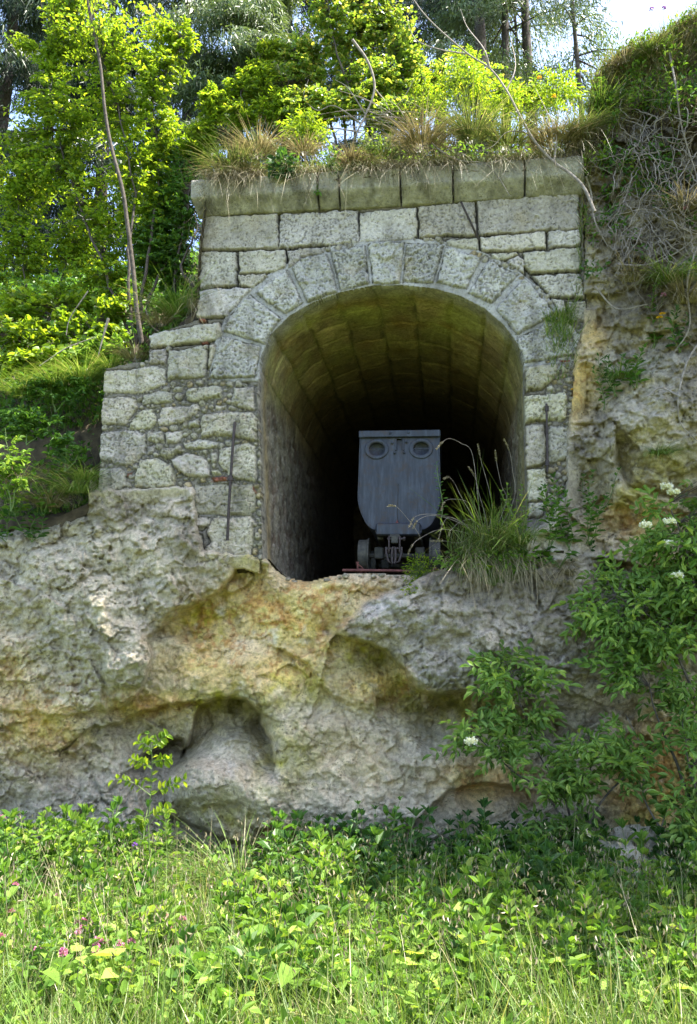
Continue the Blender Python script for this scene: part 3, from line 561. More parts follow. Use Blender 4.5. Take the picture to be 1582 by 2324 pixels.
nv = len(VOUS); vmask = np.isin(fid, np.arange(nv))
part_from('masonry_wall', keep & ~vmask, True)
for i in range(nv): part_from('voussoir', keep & (fid == i))
# ---- cornice, block by block
def cz_at(px, py, h): return onface(px, py, h)[2]
Z0 = 5.70; ZFAS = float(cz_at(885, 424, .13)); ZTOP = float(cz_at(885, 380, .14))
prof = [(-.02, Z0 - .012), (.03, Z0 - .008), (.13, ZFAS - .01), (.145, ZFAS + .005), (.145, ZTOP - .015), (.13, ZTOP), (-.35, ZTOP + .01)]
pr = []
for (a, b), (c, d) in zip(prof[:-1], prof[1:]):
    m_ = max(1, int(math.hypot(c - a, d - b) / .014)); pr += [(a + (c - a) * k / m_, b + (d - b) * k / m_) for k in range(m_)]
pr.append(prof[-1]); pr = np.array(pr); ctr = np.array([-.1, (Z0 + ZTOP) / 2])
jx = [uv_of(onface(*conv('A', [(x, 140)])[0], .14))[0] for x in (58, 530, 610, 840, 1036, 1306, 1530)]
for k in range(6):
    a, b = jx[k] + .008, jx[k + 1] - .008; us = np.linspace(a, b, max(4, int((b - a) / .014)))
    wob = .008 * np.sin(k * 2.3 + 1); cols = []
    for j, u in enumerate(us):
        e = min((u - a), (b - u)); inn = .012 * (1 - min(1, e / .02)) ** 2
        h = pr[:, 0] + wob - inn; z = pr[:, 1] + .006 * math.sin(k * 1.7) ; cols.append(face_pt(np.full(len(pr), u), z, h))
    if k == 0:                                                          # mitred left return: the chamfer runs in towards the wall
        for j, u in enumerate(us):
            lim = np.interp(pr[:, 1], [Z0, ZFAS], [uv_of(onface(457, 487))[0] - .02, a]); cols[j] = face_pt(np.maximum(u, lim), pr[:, 1], pr[:, 0] + wob)
    G = np.array(cols); f = fbm(G * 9, 4, .6); G = G + NF * (.016 * f + .007 * fbm(G * 35, 2) + .02 * np.clip(fbm(G * 13 + 4, 2) - .25, 0, 1) + .006 * facets(G * 12))[..., None] + np.array([0, 0, .008]) * fbm(G * 7 + 9, 2)[..., None]
    e0 = G[0] * .1 + .9 * (face_pt(us[0], ctr[1], ctr[0])); e1 = G[-1] * .1 + .9 * (face_pt(us[-1], ctr[1], ctr[0]))
    G = np.concatenate([e0[None], G, e1[None]]); nc = G.shape[1]
    zz = G[..., 2]; cham = sstep(ZFAS + .01, ZFAS - .02, zz)
    c = np.array([.45, .42, .35]) * (1 + .3 * fbm(G * 12, 3))[..., None]; mo = (cham * .5 * np.clip(.7 + fbm(G * 6 + 3, 3), 0, 1) + .25 * np.clip(fbm(G * 4, 3), 0, 1))[..., None]
    c = c * (1 - mo) + np.array([.15, .135, .065]) * mo
    st2 = np.clip(fbm(G * np.array([9, 9, 2.5]) + 8, 4) * 2.4, 0, .7)[..., None]; c = c * (1 - st2) + np.array([.13, .12, .09]) * st2
    mesh_obj('cornice_block', G.reshape(-1, 3), grid_faces(G.shape[0], nc, np.ones((G.shape[0] - 1, nc - 1), bool))[:, ::-1], M_STONE, portal, np.clip(c, .02, .6).reshape(-1, 3))
# ---- tunnel lining
def mx(c, m, k): m = np.clip(m, 0, 1)[..., None]; return c * (1 - m) + np.array(k) * m
OU = np.array(opn_uv); OU[0, 1] = 2.2; OU[-1, 1] = 2.2
seg = np.hypot(*np.diff(OU, axis=0).T); L_ = np.concatenate([[0], np.cumsum(seg)]); ss = np.arange(0, L_[-1], .022)
sm = np.stack([np.interp(ss, L_, OU[:, 0]), np.interp(ss, L_, OU[:, 1])], -1)
ker = np.hanning(13); ker /= ker.sum(); pad = np.vstack([np.repeat(sm[:1], 6, 0), sm, np.repeat(sm[-1:], 6, 0)])
sm = np.stack([np.convolve(pad[:, 0], ker, 'valid'), np.convolve(pad[:, 1], ker, 'valid')], -1)
tg = np.gradient(sm, axis=0); tg /= np.linalg.norm(tg, axis=1)[:, None]; nrm = np.stack([tg[:, 1], -tg[:, 0]], -1)
bs = np.concatenate([np.arange(-.012, 3.2, .02), np.arange(3.2, 8.1, .06)])
SS, BS = np.meshgrid(ss, bs); base = np.broadcast_to(sm[None], BS.shape + (2,))
T3 = face_pt(base[..., 0], base[..., 1], -BS)
vault = sstep(3.9, 4.25, base[..., 1])
S_ = SS + .022 * perlin(T3 * 2.2) + .010 * perlin(T3 * 9); ci = np.floor(S_ / .34); cf = S_ / .34 - ci
offb = (np.sin(ci * 12.9898) * 43.75) % 1; bi = (BS - .42 + .03 * perlin(T3 * 5)) / (.46 + .12 * np.sin(ci * 5.3)) + offb; bf = bi - np.floor(bi)
je = np.minimum(np.minimum(cf, 1 - cf) * .31, np.minimum(bf, 1 - bf) * .52); je = np.where(BS < .42, np.minimum(np.minimum(cf, 1 - cf) * .31, abs(BS - .42)), je)
jm = np.exp(-(je / .014) ** 2); bn = fbm(T3 * 8, 4, .6); bid = np.sin(ci * 3.1 + np.floor(bi) * 7.7)
out_ = -.022 * jm * vault + .012 * bn + .004 * bid * vault + (1 - vault) * .05 * fbm(T3 * 7, 4, .7) * sstep(.25, .5, BS)
out_ = out_ * sstep(-.02, .05, BS); swell = .05 * sstep(.36, .42, BS) * 0
nn = np.broadcast_to(nrm[None], BS.shape + (2,)); uvp = base + nn * out_[..., None]
T3 = face_pt(uvp[..., 0], uvp[..., 1], -BS)
c = np.array([.40, .31, .16]) * (1 + .5 * bid * .6 + .35 * bn)[..., None]; c = mx(c, np.clip(np.sin(bid * 40), 0, 1) * .4, (.28, .19, .08))
c = mx(c, jm * .85 * vault, (.12, .115, .05))
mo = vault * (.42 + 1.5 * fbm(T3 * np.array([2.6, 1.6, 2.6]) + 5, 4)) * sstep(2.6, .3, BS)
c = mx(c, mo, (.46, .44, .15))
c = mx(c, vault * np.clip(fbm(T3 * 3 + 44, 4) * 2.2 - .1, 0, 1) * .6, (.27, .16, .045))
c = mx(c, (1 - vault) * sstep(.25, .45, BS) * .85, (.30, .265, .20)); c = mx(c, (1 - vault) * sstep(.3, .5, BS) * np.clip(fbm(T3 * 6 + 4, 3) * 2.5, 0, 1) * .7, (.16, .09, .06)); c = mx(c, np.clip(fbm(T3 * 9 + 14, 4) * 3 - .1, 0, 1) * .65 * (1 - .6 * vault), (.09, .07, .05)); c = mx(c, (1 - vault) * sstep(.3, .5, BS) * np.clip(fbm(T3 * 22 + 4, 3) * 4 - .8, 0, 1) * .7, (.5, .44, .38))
c = mx(c, sstep(.30, .1, BS) * .85, (.38, .35, .29)); c = mx(c, sstep(1.2, 4.0, BS) * .8, (.05, .032, .02))  # lining darkens with depth: the tunnel's gloom is painted into its colour
side = (np.abs(base[..., 0] - 1.5) < .12) & (BS < .9); c = mx(c, side * .5, (.2, .19, .07))
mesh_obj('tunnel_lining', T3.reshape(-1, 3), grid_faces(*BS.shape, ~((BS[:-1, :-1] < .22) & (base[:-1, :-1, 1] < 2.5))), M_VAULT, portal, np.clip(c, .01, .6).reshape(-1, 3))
# ---- tunnel floor (rubble sheet from the rock lip inward) and the dark end
LP = np.array(LIP); lr, _, _ = relief_of(LP[:, 0], LP[:, 1]); lw = onface(LP[:, 0], LP[:, 1], lr); lu = uv_of(lw)
uf = np.linspace(-1.0, 1.75, 80); tb = np.concatenate([np.linspace(0, .12, 10), np.linspace(.14, 1, 60)])
UF, TB = np.meshgrid(uf, tb); relf = np.interp(UF, lu[:, 0], lr); zl_ = np.interp(UF, lu[:, 0], lu[:, 1])
relf = relf - .22 * ((UF > -.78) & (UF < 1.48)); Bf = -relf + TB * (8.0 + relf); zf_ = zl_ + (2.33 - zl_) * sstep(0, .08, TB) - .07 * sstep(0, .02, TB)
Fl = face_pt(UF, zf_, -Bf); Fl[..., 2] += .025 * fbm(Fl * 6, 3) * sstep(0, .03, TB)
fl = mesh_obj('tunnel_floor', Fl.reshape(-1, 3), grid_faces(*UF.shape, np.ones((UF.shape[0] - 1, UF.shape[1] - 1), bool)), M_SOIL); tag(fl, kind='structure')
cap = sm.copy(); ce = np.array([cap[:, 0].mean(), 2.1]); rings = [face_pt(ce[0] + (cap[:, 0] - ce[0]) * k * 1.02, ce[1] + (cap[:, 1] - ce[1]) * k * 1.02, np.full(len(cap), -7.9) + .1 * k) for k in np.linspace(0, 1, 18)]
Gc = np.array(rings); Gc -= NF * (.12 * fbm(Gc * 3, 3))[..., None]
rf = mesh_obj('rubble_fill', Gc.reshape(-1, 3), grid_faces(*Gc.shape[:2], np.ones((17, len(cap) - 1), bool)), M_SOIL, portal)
# ================================================================== MINE CART
M_PAINT, t_, o_ = mat('blue_grey_paint')
tc_ = N(t_, 'ShaderNodeTexCoord'); mp_ = N(t_, 'ShaderNodeMapping'); mp_.inputs['Scale'].default_value = (14, 14, 2.2); t_.links.new(tc_.outputs['Object'], mp_.inputs[0])
n_ = N(t_, 'ShaderNodeTexNoise', Scale=1.6, Detail=8.0, Roughness=.7); t_.links.new(mp_.outputs[0], n_.inputs['Vector'])
n2_ = N(t_, 'ShaderNodeTexNoise', Scale=60.0, Detail=4.0); t_.links.new(tc_.outputs['Object'], n2_.inputs['Vector'])
r_ = ramp(t_, n_.outputs[0], [(.36, (.009, .012, .019)), (.5, (.022, .027, .040)), (.64, (.046, .055, .074))]); r2_ = ramp(t_, n2_.outputs[0], [(.70, 0), (.78, 1)])
n3_ = N(t_, 'ShaderNodeTexNoise', Scale=9.0, Detail=8.0, Roughness=.75); t_.links.new(tc_.outputs['Object'], n3_.inputs['Vector']); r3_ = ramp(t_, n3_.outputs[0], [(.50, 0), (.62, .85)])
c_ = mixc(t_, r2_.outputs[0], r_.outputs[0], (.09, .09, .09)); c_ = mixc(t_, r3_.outputs[0], c_, (.034, .022, .017))
b_ = N(t_, 'ShaderNodeBsdfPrincipled', Roughness=.55); t_.links.new(c_, b_.inputs['Base Color'])
bp_ = N(t_, 'ShaderNodeBump', Strength=.35, Distance=.006); t_.links.new(n_.outputs[0], bp_.inputs['Height']); t_.links.new(bp_.outputs[0], b_.inputs['Normal']); t_.links.new(b_.outputs[0], o_.inputs[0])
M_WHEEL = plain('cast_wheel', (.03, .03, .028), (.085, .078, .06), 25, .7, .2)
CY = 8.0; sc_ = .000794 * CY / 8.05
def zD(y): p = conv('D', [(705, y)])[0]; return float(at(p[0], p[1], CY)[2])
zr = zD(1812); pc = conv('D', [(705, 1812)])[0]; cb = at(pc[0], pc[1], CY)
cart = empty('mine_cart', cb, 'blue-grey steel mine cart with two round front rings, standing in the tunnel mouth', 'mine cart')
cart.rotation_euler = (0, R(.9), -YAW)
X = lambda x: (x - 705) * sc_
Zc = lambda y: zD(y) - zr
def cpart(mb, name, m, parent=None, smooth=False): return mb.build(name, m, parent or cart, smooth, base=np.zeros(3))
ol = [(238, 286), (232, 600), (224, 950), (232, 1040), (255, 1130), (295, 1220), (345, 1298), (420, 1348)]
OLX = [X(a) for a, b in ol] + [-X(a) for a, b in ol[::-1]]; OLZ = [Zc(b) for a, b in ol] + [Zc(b) for a, b in ol[::-1]]
# smoother outline
def cat(pts, n=6):
    P = np.array(pts, float); P = np.vstack([2 * P[0] - P[1], P, 2 * P[-1] - P[-2]]); o = []
    for i in range(1, len(P) - 2):
        for t in np.arange(n) / n: o.append(.5 * ((2 * P[i]) + (-P[i - 1] + P[i + 1]) * t + (2 * P[i - 1] - 5 * P[i] + 4 * P[i + 1] - P[i + 2]) * t * t + (-P[i - 1] + 3 * P[i] - 3 * P[i + 1] + P[i + 2]) * t ** 3))
    o.append(P[-2]); return np.array(o)
OL = np.vstack([cat(list(zip(OLX, OLZ))[:8], 4), cat(list(zip(OLX, OLZ))[8:], 4)])
eyes = [(437, 418), (962, 418)]; rz = (Zc(340) - Zc(495)) / 2 / ((495 - 340) / 2 * sc_)
g = .008; gx_ = np.arange(-.385, .386, g); gz_ = np.arange(0, Zc(280), g); Gx, Gz = np.meshgrid(gx_, gz_)
fcx, fcz = Gx[:-1, :-1] + g / 2, Gz[:-1, :-1] + g / 2
kp = inside([tuple(q) for q in OL], fcx, fcz)
for ex, ey in eyes: kp &= ((fcx - X(ex)) / (105 * sc_)) ** 2 + ((fcz - Zc(ey)) / (90 * sc_)) ** 2 > 1
kp &= ~((abs(fcx - X(708)) < 30 * sc_) & (fcz < Zc(305)) & (fcz > Zc(435)))
dent = .004 * fbm(np.stack([Gx * 4, Gz * 4, 0 * Gx], -1), 3)
Vp = np.stack([Gx, dent, Gz], -1).reshape(-1, 3); Fp = grid_faces(*Gx.shape, kp); Vp, Fp = compact(Vp, Fp)
n0 = len(Vp); m = MB(); m.add(Vp, Fp); m.add(Vp + [0, .012, 0], Fp[:, ::-1])
tub_front = cpart(m, 'front_plate', M_PAINT, smooth=True)
m = MB(); k = len(OL); D1 = 1.25
V_ = np.array([[x, y, z] for y in (.002, .02, D1) for x, z in OL]); F_ = [[r * k + i, r * k + i + 1, (r + 1) * k + i + 1, (r + 1) * k + i] for r in range(2) for i in range(k - 1)]
m.add(V_, F_); V2 = V_.copy(); V2[:, 0] *= .975; V2[:, 2] += .012; m.add(V2, np.array(F_)[:, ::-1])
# back plate as vertical strips
bk = np.array([[x, D1, z] for x, z in OL]); ce_ = np.array([[0, D1, Zc(700)]]); m.add(np.vstack([bk, ce_]), [[i, i + 1, k] for i in range(k - 1)] + [[k - 1, 0, k]])
# folded edge of the front plate
for i in range(0): pass
tub = cpart(m, 'tub', M_PAINT, smooth=False)
m = MB(); m.tube([[x, -.004, z] for x, z in OL], .0065, 6); cpart(m, 'plate_edge', M_PAINT, smooth=True)
m = MB(); rh = Zc(212) - Zc(290); rc = (Zc(212) + Zc(290)) / 2
m.box((0, -.012, rc), (X(1187) * 2, .045, rh), bev=.006); m.box((X(1187) - .012, D1 / 2 + .006, rc), (.03, D1 - .008, rh - .004), bev=.005); m.box((-X(1187) + .012, D1 / 2 + .006, rc), (.03, D1 - .008, rh - .004), bev=.005); m.box((0, D1 + .02, rc), (X(1187) * 2, .03, rh - .006), bev=.005)
rim = cpart(m, 'top_rim', M_PAINT)
def rivets(pts, parent, y0, r=.0125):
    for x, y in pts:
        m = MB(); m.lathe([(0, r), (.004, r * .95), (.008, r * .6), (.0095, .0005)], (X(x), y0, Zc(y)), (0, -1, 0), 12); cpart(m, 'rivet', M_PAINT, parent, True)
rivets([(598, 247), (812, 242)], rim, -.034)
rivets([(618, 348), (790, 342), (652, 464), (760, 462)], tub_front, -.012)
for ex, ey in eyes:
    m = MB(); ro, ri = 142 * sc_, 92 * sc_
    m.lathe([(-.004, ro), (.008, ro), (.012, ro - .006), (.012, ri + .012), (.006, ri), (-.03, ri - .002)], (0, 0, 0), (0, -1, 0), 40)
    for q in m.V: q[:, 2] *= .86; q += np.array([X(ex), -.002, Zc(ey)])
    rg = cpart(m, 'ring_plate', M_PAINT, smooth=False)
    m = MB(); m.lathe([(-.026, ri + .01), (-.05, ri * .8), (-.06, .001)], (0, 0, 0), (0, -1, 0), 24)
    for q in m.V: q[:, 2] *= .86; q += np.array([X(ex), 0, Zc(ey)])
    cpart(m, 'pocket', M_PAINT, rg, True)
    m = MB(); m.tube([(X(ex) - ri * .97, .004, Zc(ey)), (X(ex), .002, Zc(ey)), (X(ex) + ri * .97, .004, Zc(ey))], .0062, 8); cpart(m, 'cross_bar', M_PAINT, rg, True)
m = MB(); zt, zb = Zc(302), Zc(438); yy = -.006
m.box((X(664), yy, (zt + zb) / 2), (.014, .012, zt - zb), bev=.002); m.box((X(752), yy, (zt + zb) / 2), (.014, .012, zt - zb), bev=.002); m.box((X(708), .02, Zc(405)), (.06, .006, (zt - zb) * .52)); m.box((X(708), .03, Zc(345)), (.06, .006, (zt - zb) * .5))
cpart(m, 'number_slot', M_PAINT)
m = MB(); m.lathe([(.0, .009), (.003, .008), (-.004, .004), (-.01, .001)], (X(695), -.001, Zc(830)), (0, -1, 0), 12); m.tube([(X(694), -.0045, Zc(850)), (X(690), -.0045, Zc(1050)), (X(688), -.0045, Zc(1230))], .0017, 4)
cpart(m, 'drain_hole', M_WHEEL)
m = MB(); m.add([(X(660), -.004, Zc(1283)), (X(705), -.004, Zc(1283)), (X(690), -.004, Zc(1232)), (X(665), -.05, Zc(1283)), (X(700), -.05, Zc(1283)), (X(688), -.03, Zc(1238))], [[0, 2, 5, 3], [1, 4, 5, 2], [0, 3, 4, 1]]); m.add([(X(665), -.05, Zc(1283)), (X(700), -.05, Zc(1283)), (X(688), -.03, Zc(1238))], [[0, 1, 2]])
cpart(m, 'hook_lug', M_RUST)
m = MB(); m.box((0, -.045, (Zc(1292) + Zc(1432)) / 2), (X(950) * 2 + .02, .15, Zc(1292) - Zc(1432)), bev=.012); m.box((-X(960), -.02, (Zc(1310) + Zc(1400)) / 2), (.02, .1, .07), bev=.004); m.box((X(960), -.02, (Zc(1310) + Zc(1400)) / 2), (.02, .1, .07), bev=.004)
cpart(m, 'buffer_beam', M_PAINT)
m = MB()
for s in (-1, 1): m.box((s * .17, D1 / 2, Zc(1400)), (.06, D1 * .95, .09), bev=.006)
m.box((0, D1 / 2, Zc(1370)), (.36, D1 * .9, .03)); cpart(m, 'underframe', M_WHEEL)
wr = (Zc(1440) - Zc(1812)) / 2; wx = abs(X(288))
for yy in (.13, .95):
    m = MB(); m.tube([(-wx, yy, wr), (0, yy, wr), (wx, yy, wr)], .022, 10); m.box((-.19, yy, wr + .02), (.09, .1, .11), bev=.01); m.box((.19, yy, wr + .02), (.09, .1, .11), bev=.01); cpart(m, 'axle', M_WHEEL, smooth=False)
    for s in (-1, 1):
        m = MB(); m.lathe([(-.045, .001), (-.045, .03), (-.04, .045), (-.012, .05), (-.012, wr * .78), (-.045, wr * .84), (-.048, wr * .985), (.032, wr), (.036, wr * 1.1), (.05, wr * 1.11), (.054, wr * .85), (.02, wr * .78), (.02, .05), (.05, .045), (.05, .001)], (s * wx, yy, wr), (-s, 0, 0), 40); w_ = cpart(m, 'wheel', M_WHEEL, smooth=False)
# coupling
def loop(cx, cyy, zt, zb, wd, r, flat=False):
    th = np.linspace(0, 2 * np.pi, 33); zm, hh = (zt + zb) / 2, (zt - zb) / 2
    x = wd / 2 * np.sign(np.cos(th)) * np.abs(np.cos(th)) ** .8; z = hh * np.sin(th); P = np.stack([cx + (0 * x if flat else x), cyy + (x if flat else 0 * x), zm + z], -1); m = MB(); m.tube(P, r, 8, False); return m
m = MB(); m.box((X(668), -.14, Zc(1490)), (.062, .07, .068), bev=.006); m.box((X(668), -.10, Zc(1445)), (.09, .1, .03), bev=.004); cp = cpart(m, 'coupling_block', M_WHEEL)
m = MB(); m.tube([(X(585), -.15, Zc(1480)), (X(668), -.15, Zc(1480)), (X(778), -.15, Zc(1480))], .011, 10); m.lathe([(0, .001), (0, .02), (.02, .02), (.02, .001)], (X(765), -.15, Zc(1480)), (1, 0, 0), 6); cpart(m, 'bolt', M_IRON, cp, False)
for x in (606, 728): cpart(loop(X(x), -.155, Zc(1455), Zc(1640), .03, .0085, True), 'link', M_IRON, cp, True)
m = MB(); m.tube([(X(572), -.16, Zc(1575)), (X(576), -.165, Zc(1650)), (X(600), -.17, Zc(1735)), (X(660), -.172, Zc(1780)), (X(722), -.17, Zc(1735)), (X(748), -.165, Zc(1650)), (X(750), -.16, Zc(1575))], .0115, 8)
m.tube([(X(570), -.16, Zc(1590)), (X(750), -.16, Zc(1590))], .010, 8); cpart(m, 'shackle', M_IRON, cp, True)
cpart(loop(X(661), -.165, Zc(1575), Zc(1765), .034, .012), 'link', M_IRON, cp, True)
# ---- rails, sleepers-and-stop bar
rail_n = 0
for s in (-1, 1):
    a = cb + EF * s * (wx + .0) ; m = MB(); z0 = zr - .035
    for (w_, h_, dz) in ((.045, .02, -.0), (.014, .05, -.03), (.07, .012, -.056)):
        c0 = np.array([a[0], a[1], z0 + dz + .022]); Mx = np.stack([EF, NF, [0, 0, 1]], -1); m.box(c0 + NF * 2.4, (w_, 5.2, h_), Mx)
    o = m.build('rail', M_RUST, base=(a[0], a[1], z0 - .05)); tag(o, ('left' if s < 0 else 'right') + ' rusty rail running into the tunnel under the ' + ('left' if s < 0 else 'right') + ' wheels of the mine cart', 'rail')
stop = empty('stop_bar', at(*conv('D', [(400, 1850)])[0], 7.72), 'thin red-rusted iron bar laid across the tunnel mouth before the cart wheels', 'iron bar')
a, b = at(*conv('D', [(60, 1815)])[0], 7.74), at(*conv('D', [(1100, 1832)])[0], 7.66)
m = MB(); m.tube([a, a * .5 + b * .5 + [0, 0, .004], b], .0125, 8); m.build('bar', M_RUST, stop, True)
p = at(*conv('D', [(230, 1725)])[0], 7.72); q = at(*conv('D', [(235, 1812)])[0], 7.72); q2 = at(*conv('D', [(310, 1815)])[0], 7.72)
m = MB(); m.tube([p, q], .008, 6); m.tube([p - [0, 0, .015], (p + q2) / 2, q2], .006, 6); m.box(p, (.03, .012, .012), bev=.002); m.build('bracket', M_RUST, stop)
# ---- iron rods on the wall
def rod(zone, pts, rel_, r, label, clamp=None, foot=None, flat=False):
    P = [onface(*q, h) for q, h in zip(conv(zone, pts), rel_)]; e = empty('iron_rod', P[-1], label, 'iron rod')
    m = MB(); m.tube(cat(P, 6), r, 8); m.build('bar', M_IRON, e, True)
    if clamp:
        for cl in clamp:
            c = onface(*conv(zone, [cl])[0], rel_[0]); m = MB(); m.tube([c + [0, 0, .022], c - [0, 0, .022]], r * 1.9, 8); m.tube([c, c + NF * .09], .009, 6); m.build('clamp', M_IRON, e)
rod('B', [(1125, 858), (1112, 1000), (1096, 1240), (1083, 1450), (1072, 1690)], [.085, .09, .09, .085, .06], .0125, 'long dark iron rod hanging on the wall left of the opening', [(1093, 1252)])
rod('C', [(510, 915), (513, 1100), (516, 1250), (517, 1400)], [.07, .07, .07, .07], .0095, 'straight iron rod clamped to the right jamb of the portal', [(512, 950), (516, 1338)])
rod('A', [(1066, 193), (1072, 207), (1090, 245), (1112, 292), (1130, 335)], [.11, .12, .10, .07, .01], .010, 'short bent iron pin sticking out above the arch below the cornice')

# ---- loose stones on the ledge and the pale boulder at the rock foot
def stone(name, label, cat_, P, s, m, colr, group=None, seed=0, sq=(1, .8, .65), nlat=14):
    th = np.linspace(0, 2 * np.pi, nlat * 2 + 1); ph = np.linspace(0, np.pi, nlat); TH, PH = np.meshgrid(th, ph); D = np.stack([np.cos(TH) * np.sin(PH), np.sin(TH) * np.sin(PH), np.cos(PH)], -1)
    rr = 1 + .35 * facets(D * 1.6 + seed * 7.3) + .10 * fbm(D * 4 + seed, 3); V = D * rr[..., None] * np.array(sq) * s + np.asarray(P); c = np.ones(V.shape) * np.array(colr) * (1 + .2 * fbm(D * 3 + seed, 3))[..., None]
    o = mesh_obj(name, V.reshape(-1, 3), grid_faces(*TH.shape, np.ones((TH.shape[0] - 1, TH.shape[1] - 1), bool)), m, None, c.reshape(-1, 3), True, base=np.asarray(P)); return tag(o, label, cat_, group)
rs = np.random.default_rng(5)
for i in range(20):
    x = rs.uniform(640, 900); y = np.interp(x, LP[:, 0], LP[:, 1]); q = onface(x, y, -rs.uniform(.0, .25)); q[2] = float(np.interp(uv_of(q)[0], lu[:, 0], lu[:, 1])) - .012
    stone('loose_stone', 'small loose stone lying on the rock lip of the tunnel mouth', 'stone', q, rs.uniform(.012, .034), M_CLIFF, np.array([.46, .40, .30]) * rs.uniform(.7, 1.2), 'loose stones on the tunnel lip', i)
# ================================================================== PLANTS: builders
def nrmz(a): return a / (np.linalg.norm(a, axis=-1, keepdims=True) + 1e-9)
def rnd(n, s=1.0): return rng.normal(size=(n, 3)) * s
class Fol:
    def __init__(s): s.V = []; s.Q = []; s.T = []; s.n = 0
    def leaves(s, P, D, Nn, L, W, fold=.12, curl=.18, shape='ovate'):
        n = len(P); D = nrmz(D); S = nrmz(np.cross(D, Nn)); U = np.cross(S, D); L = np.broadcast_to(L, (n,)); W = np.broadcast_to(W, (n,))
        t = dict(ovate=[(0, 0, 0), (.5, .30, 1), (.36, .72, .6), (0, 1, -1), (-.36, .72, .6), (-.5, .30, 1)], lance=[(0, 0, 0), (.5, .4, 1), (.3, .75, .6), (0, 1, -1), (-.3, .75, .6), (-.5, .4, 1)],
                 round=[(0, 0, 0), (.5, .25, 1), (.48, .75, .6), (0, 1, -.5), (-.48, .75, .6), (-.5, .25, 1)], heart=[(0, .06, 0), (.5, .10, 1), (.40, .55, .4), (0, 1, -1), (-.40, .55, .4), (-.5, .10, 1)])[shape]
        t = np.array(t); x = t[:, 0][None, :, None] * W[:, None, None] * S[:, None]; y = t[:, 1][None, :, None] * L[:, None, None] * D[:, None]
        zc = np.where(t[:, 2] > 0, t[:, 2] * fold, t[:, 2] * curl); z = zc[None, :, None] * L[:, None, None] * U[:, None]
        V = (P[:, None] + x + y + z).reshape(-1, 3); b = np.arange(n)[:, None] * 6 + s.n
        s.V.append(V); s.Q += [b + np.array([[0, 1, 2, 3]]), b + np.array([[0, 3, 4, 5]])]; s.n += len(V); return s
    def blades(s, P, up, bend, H, W, k=3):
        """grass blades: base P, initial direction up, bends towards bend"""
        n = len(P); H = np.broadcast_to(H, (n,)); W = np.broadcast_to(W, (n,)); up = nrmz(up)
        S = nrmz(np.cross(up, bend) + 1e-4); rows = []
        for j in range(k):
            t = j / k; c = P + (up * t + bend * t * t)* H[:, None]; w_ = (W * (1 - .6 * t) / 2)[:, None]; rows += [c - S * w_, c + S * w_]
        rows.append(P + (up + bend) * H[:, None]); V = np.stack(rows, 1).reshape(-1, 3); m = 2 * k + 1; b = np.arange(n)[:, None] * m + s.n
        for j in range(k - 1): s.Q.append(b + np.array([[2 * j, 2 * j + 1, 2 * j + 3, 2 * j + 2]]))
        s.T.append(b + np.array([[2 * k - 2, 2 * k - 1, 2 * k]])); s.V.append(V); s.n += len(V); return s
    def build(s, name, m, parent=None, base=None):
        F = ([np.vstack(s.Q)] if s.Q else []) + ([np.vstack(s.T)] if s.T else [])
        return mesh_obj(name, np.vstack(s.V), F, m, parent, None, False, base)
def twigs(mb, S, C, T, r0, r1=.001, ns=4, k=3):
    n = len(S)
    if n == 0: return
    t = np.linspace(0, 1, ns)[None, :, None]; P = (1 - t) ** 2 * S[:, None] + 2 * t * (1 - t) * C[:, None] + t * t * T[:, None]
    Tn = nrmz(T - S); A = nrmz(np.cross(Tn, np.array([.3, .2, 1.0]))); B = np.cross(Tn, A); r = np.broadcast_to(r0, (n,))[:, None] * (1 - t[..., 0]) + r1 * t[..., 0]
    th = np.arange(k) * 2 * np.pi / k; V = P[:, :, None] + r[..., None, None] * (np.cos(th)[None, None, :, None] * A[:, None, None] + np.sin(th)[None, None, :, None] * B[:, None, None])
    b = (np.arange(n) * ns * k)[:, None, None] + (np.arange(ns - 1) * k)[None, :, None]; j = np.arange(k)[None, None]; j2 = (j + 1) % k
    F = np.stack([b + j, b + j2, b + k + j2, b + k + j], -1).reshape(-1, 4); mb.add(V.reshape(-1, 3), F)
def in_blobs(blobs, n):
    """blobs: (px, py, rx_px, ry_px, Y, weight); points spread through the volume, denser outside"""
    wt = np.array([b[5] if len(b) > 5 else b[2] * b[3] for b in blobs], float); wt /= wt.sum(); ix = rng.choice(len(blobs), n, p=wt)
    P = np.zeros((n, 3))
    d = nrmz(rnd(n)); r = rng.random(n) ** (1 / 2.2)
    for i, b in enumerate(blobs):
        m = ix == i; c = at(b[0], b[1], b[4]); s = b[4] / F_PX
        P[m] = c + d[m] * r[m][:, None] * np.array([b[2] * s, .7 * (b[2] + b[3]) / 2 * s, b[3] * s])
    return P
def pinnate(P, D, Nn, L, nl, ll, lw):
    """expand compound leaves into leaflets"""
    D = nrmz(D); S = nrmz(np.cross(D, Nn)); out = [[], [], [], [], []]
    pr_ = (nl - 1) // 2
    for k in range(pr_):
        f = (k + 1) / (pr_ + .7)
        for sg in (-1, 1):
            out[0].append(P + D * (L * f)[:, None] - Nn * (L * f * f * .12)[:, None]); out[1].append(D * .55 + sg * S * .85 - Nn * .15 + rnd(len(P), .12)); out[2].append(Nn + rnd(len(P), .2)); sc = 1 - .25 * abs(f - .55) / .5
            out[3].append(ll * sc); out[4].append(lw * sc)
    out[0].append(P + D * (L * .93)[:, None] - Nn * (L * .12)[:, None]); out[1].append(D - Nn * .3); out[2].append(Nn); out[3].append(ll * 1.1); out[4].append(lw * 1.05)
    return [np.concatenate(o) for o in out]
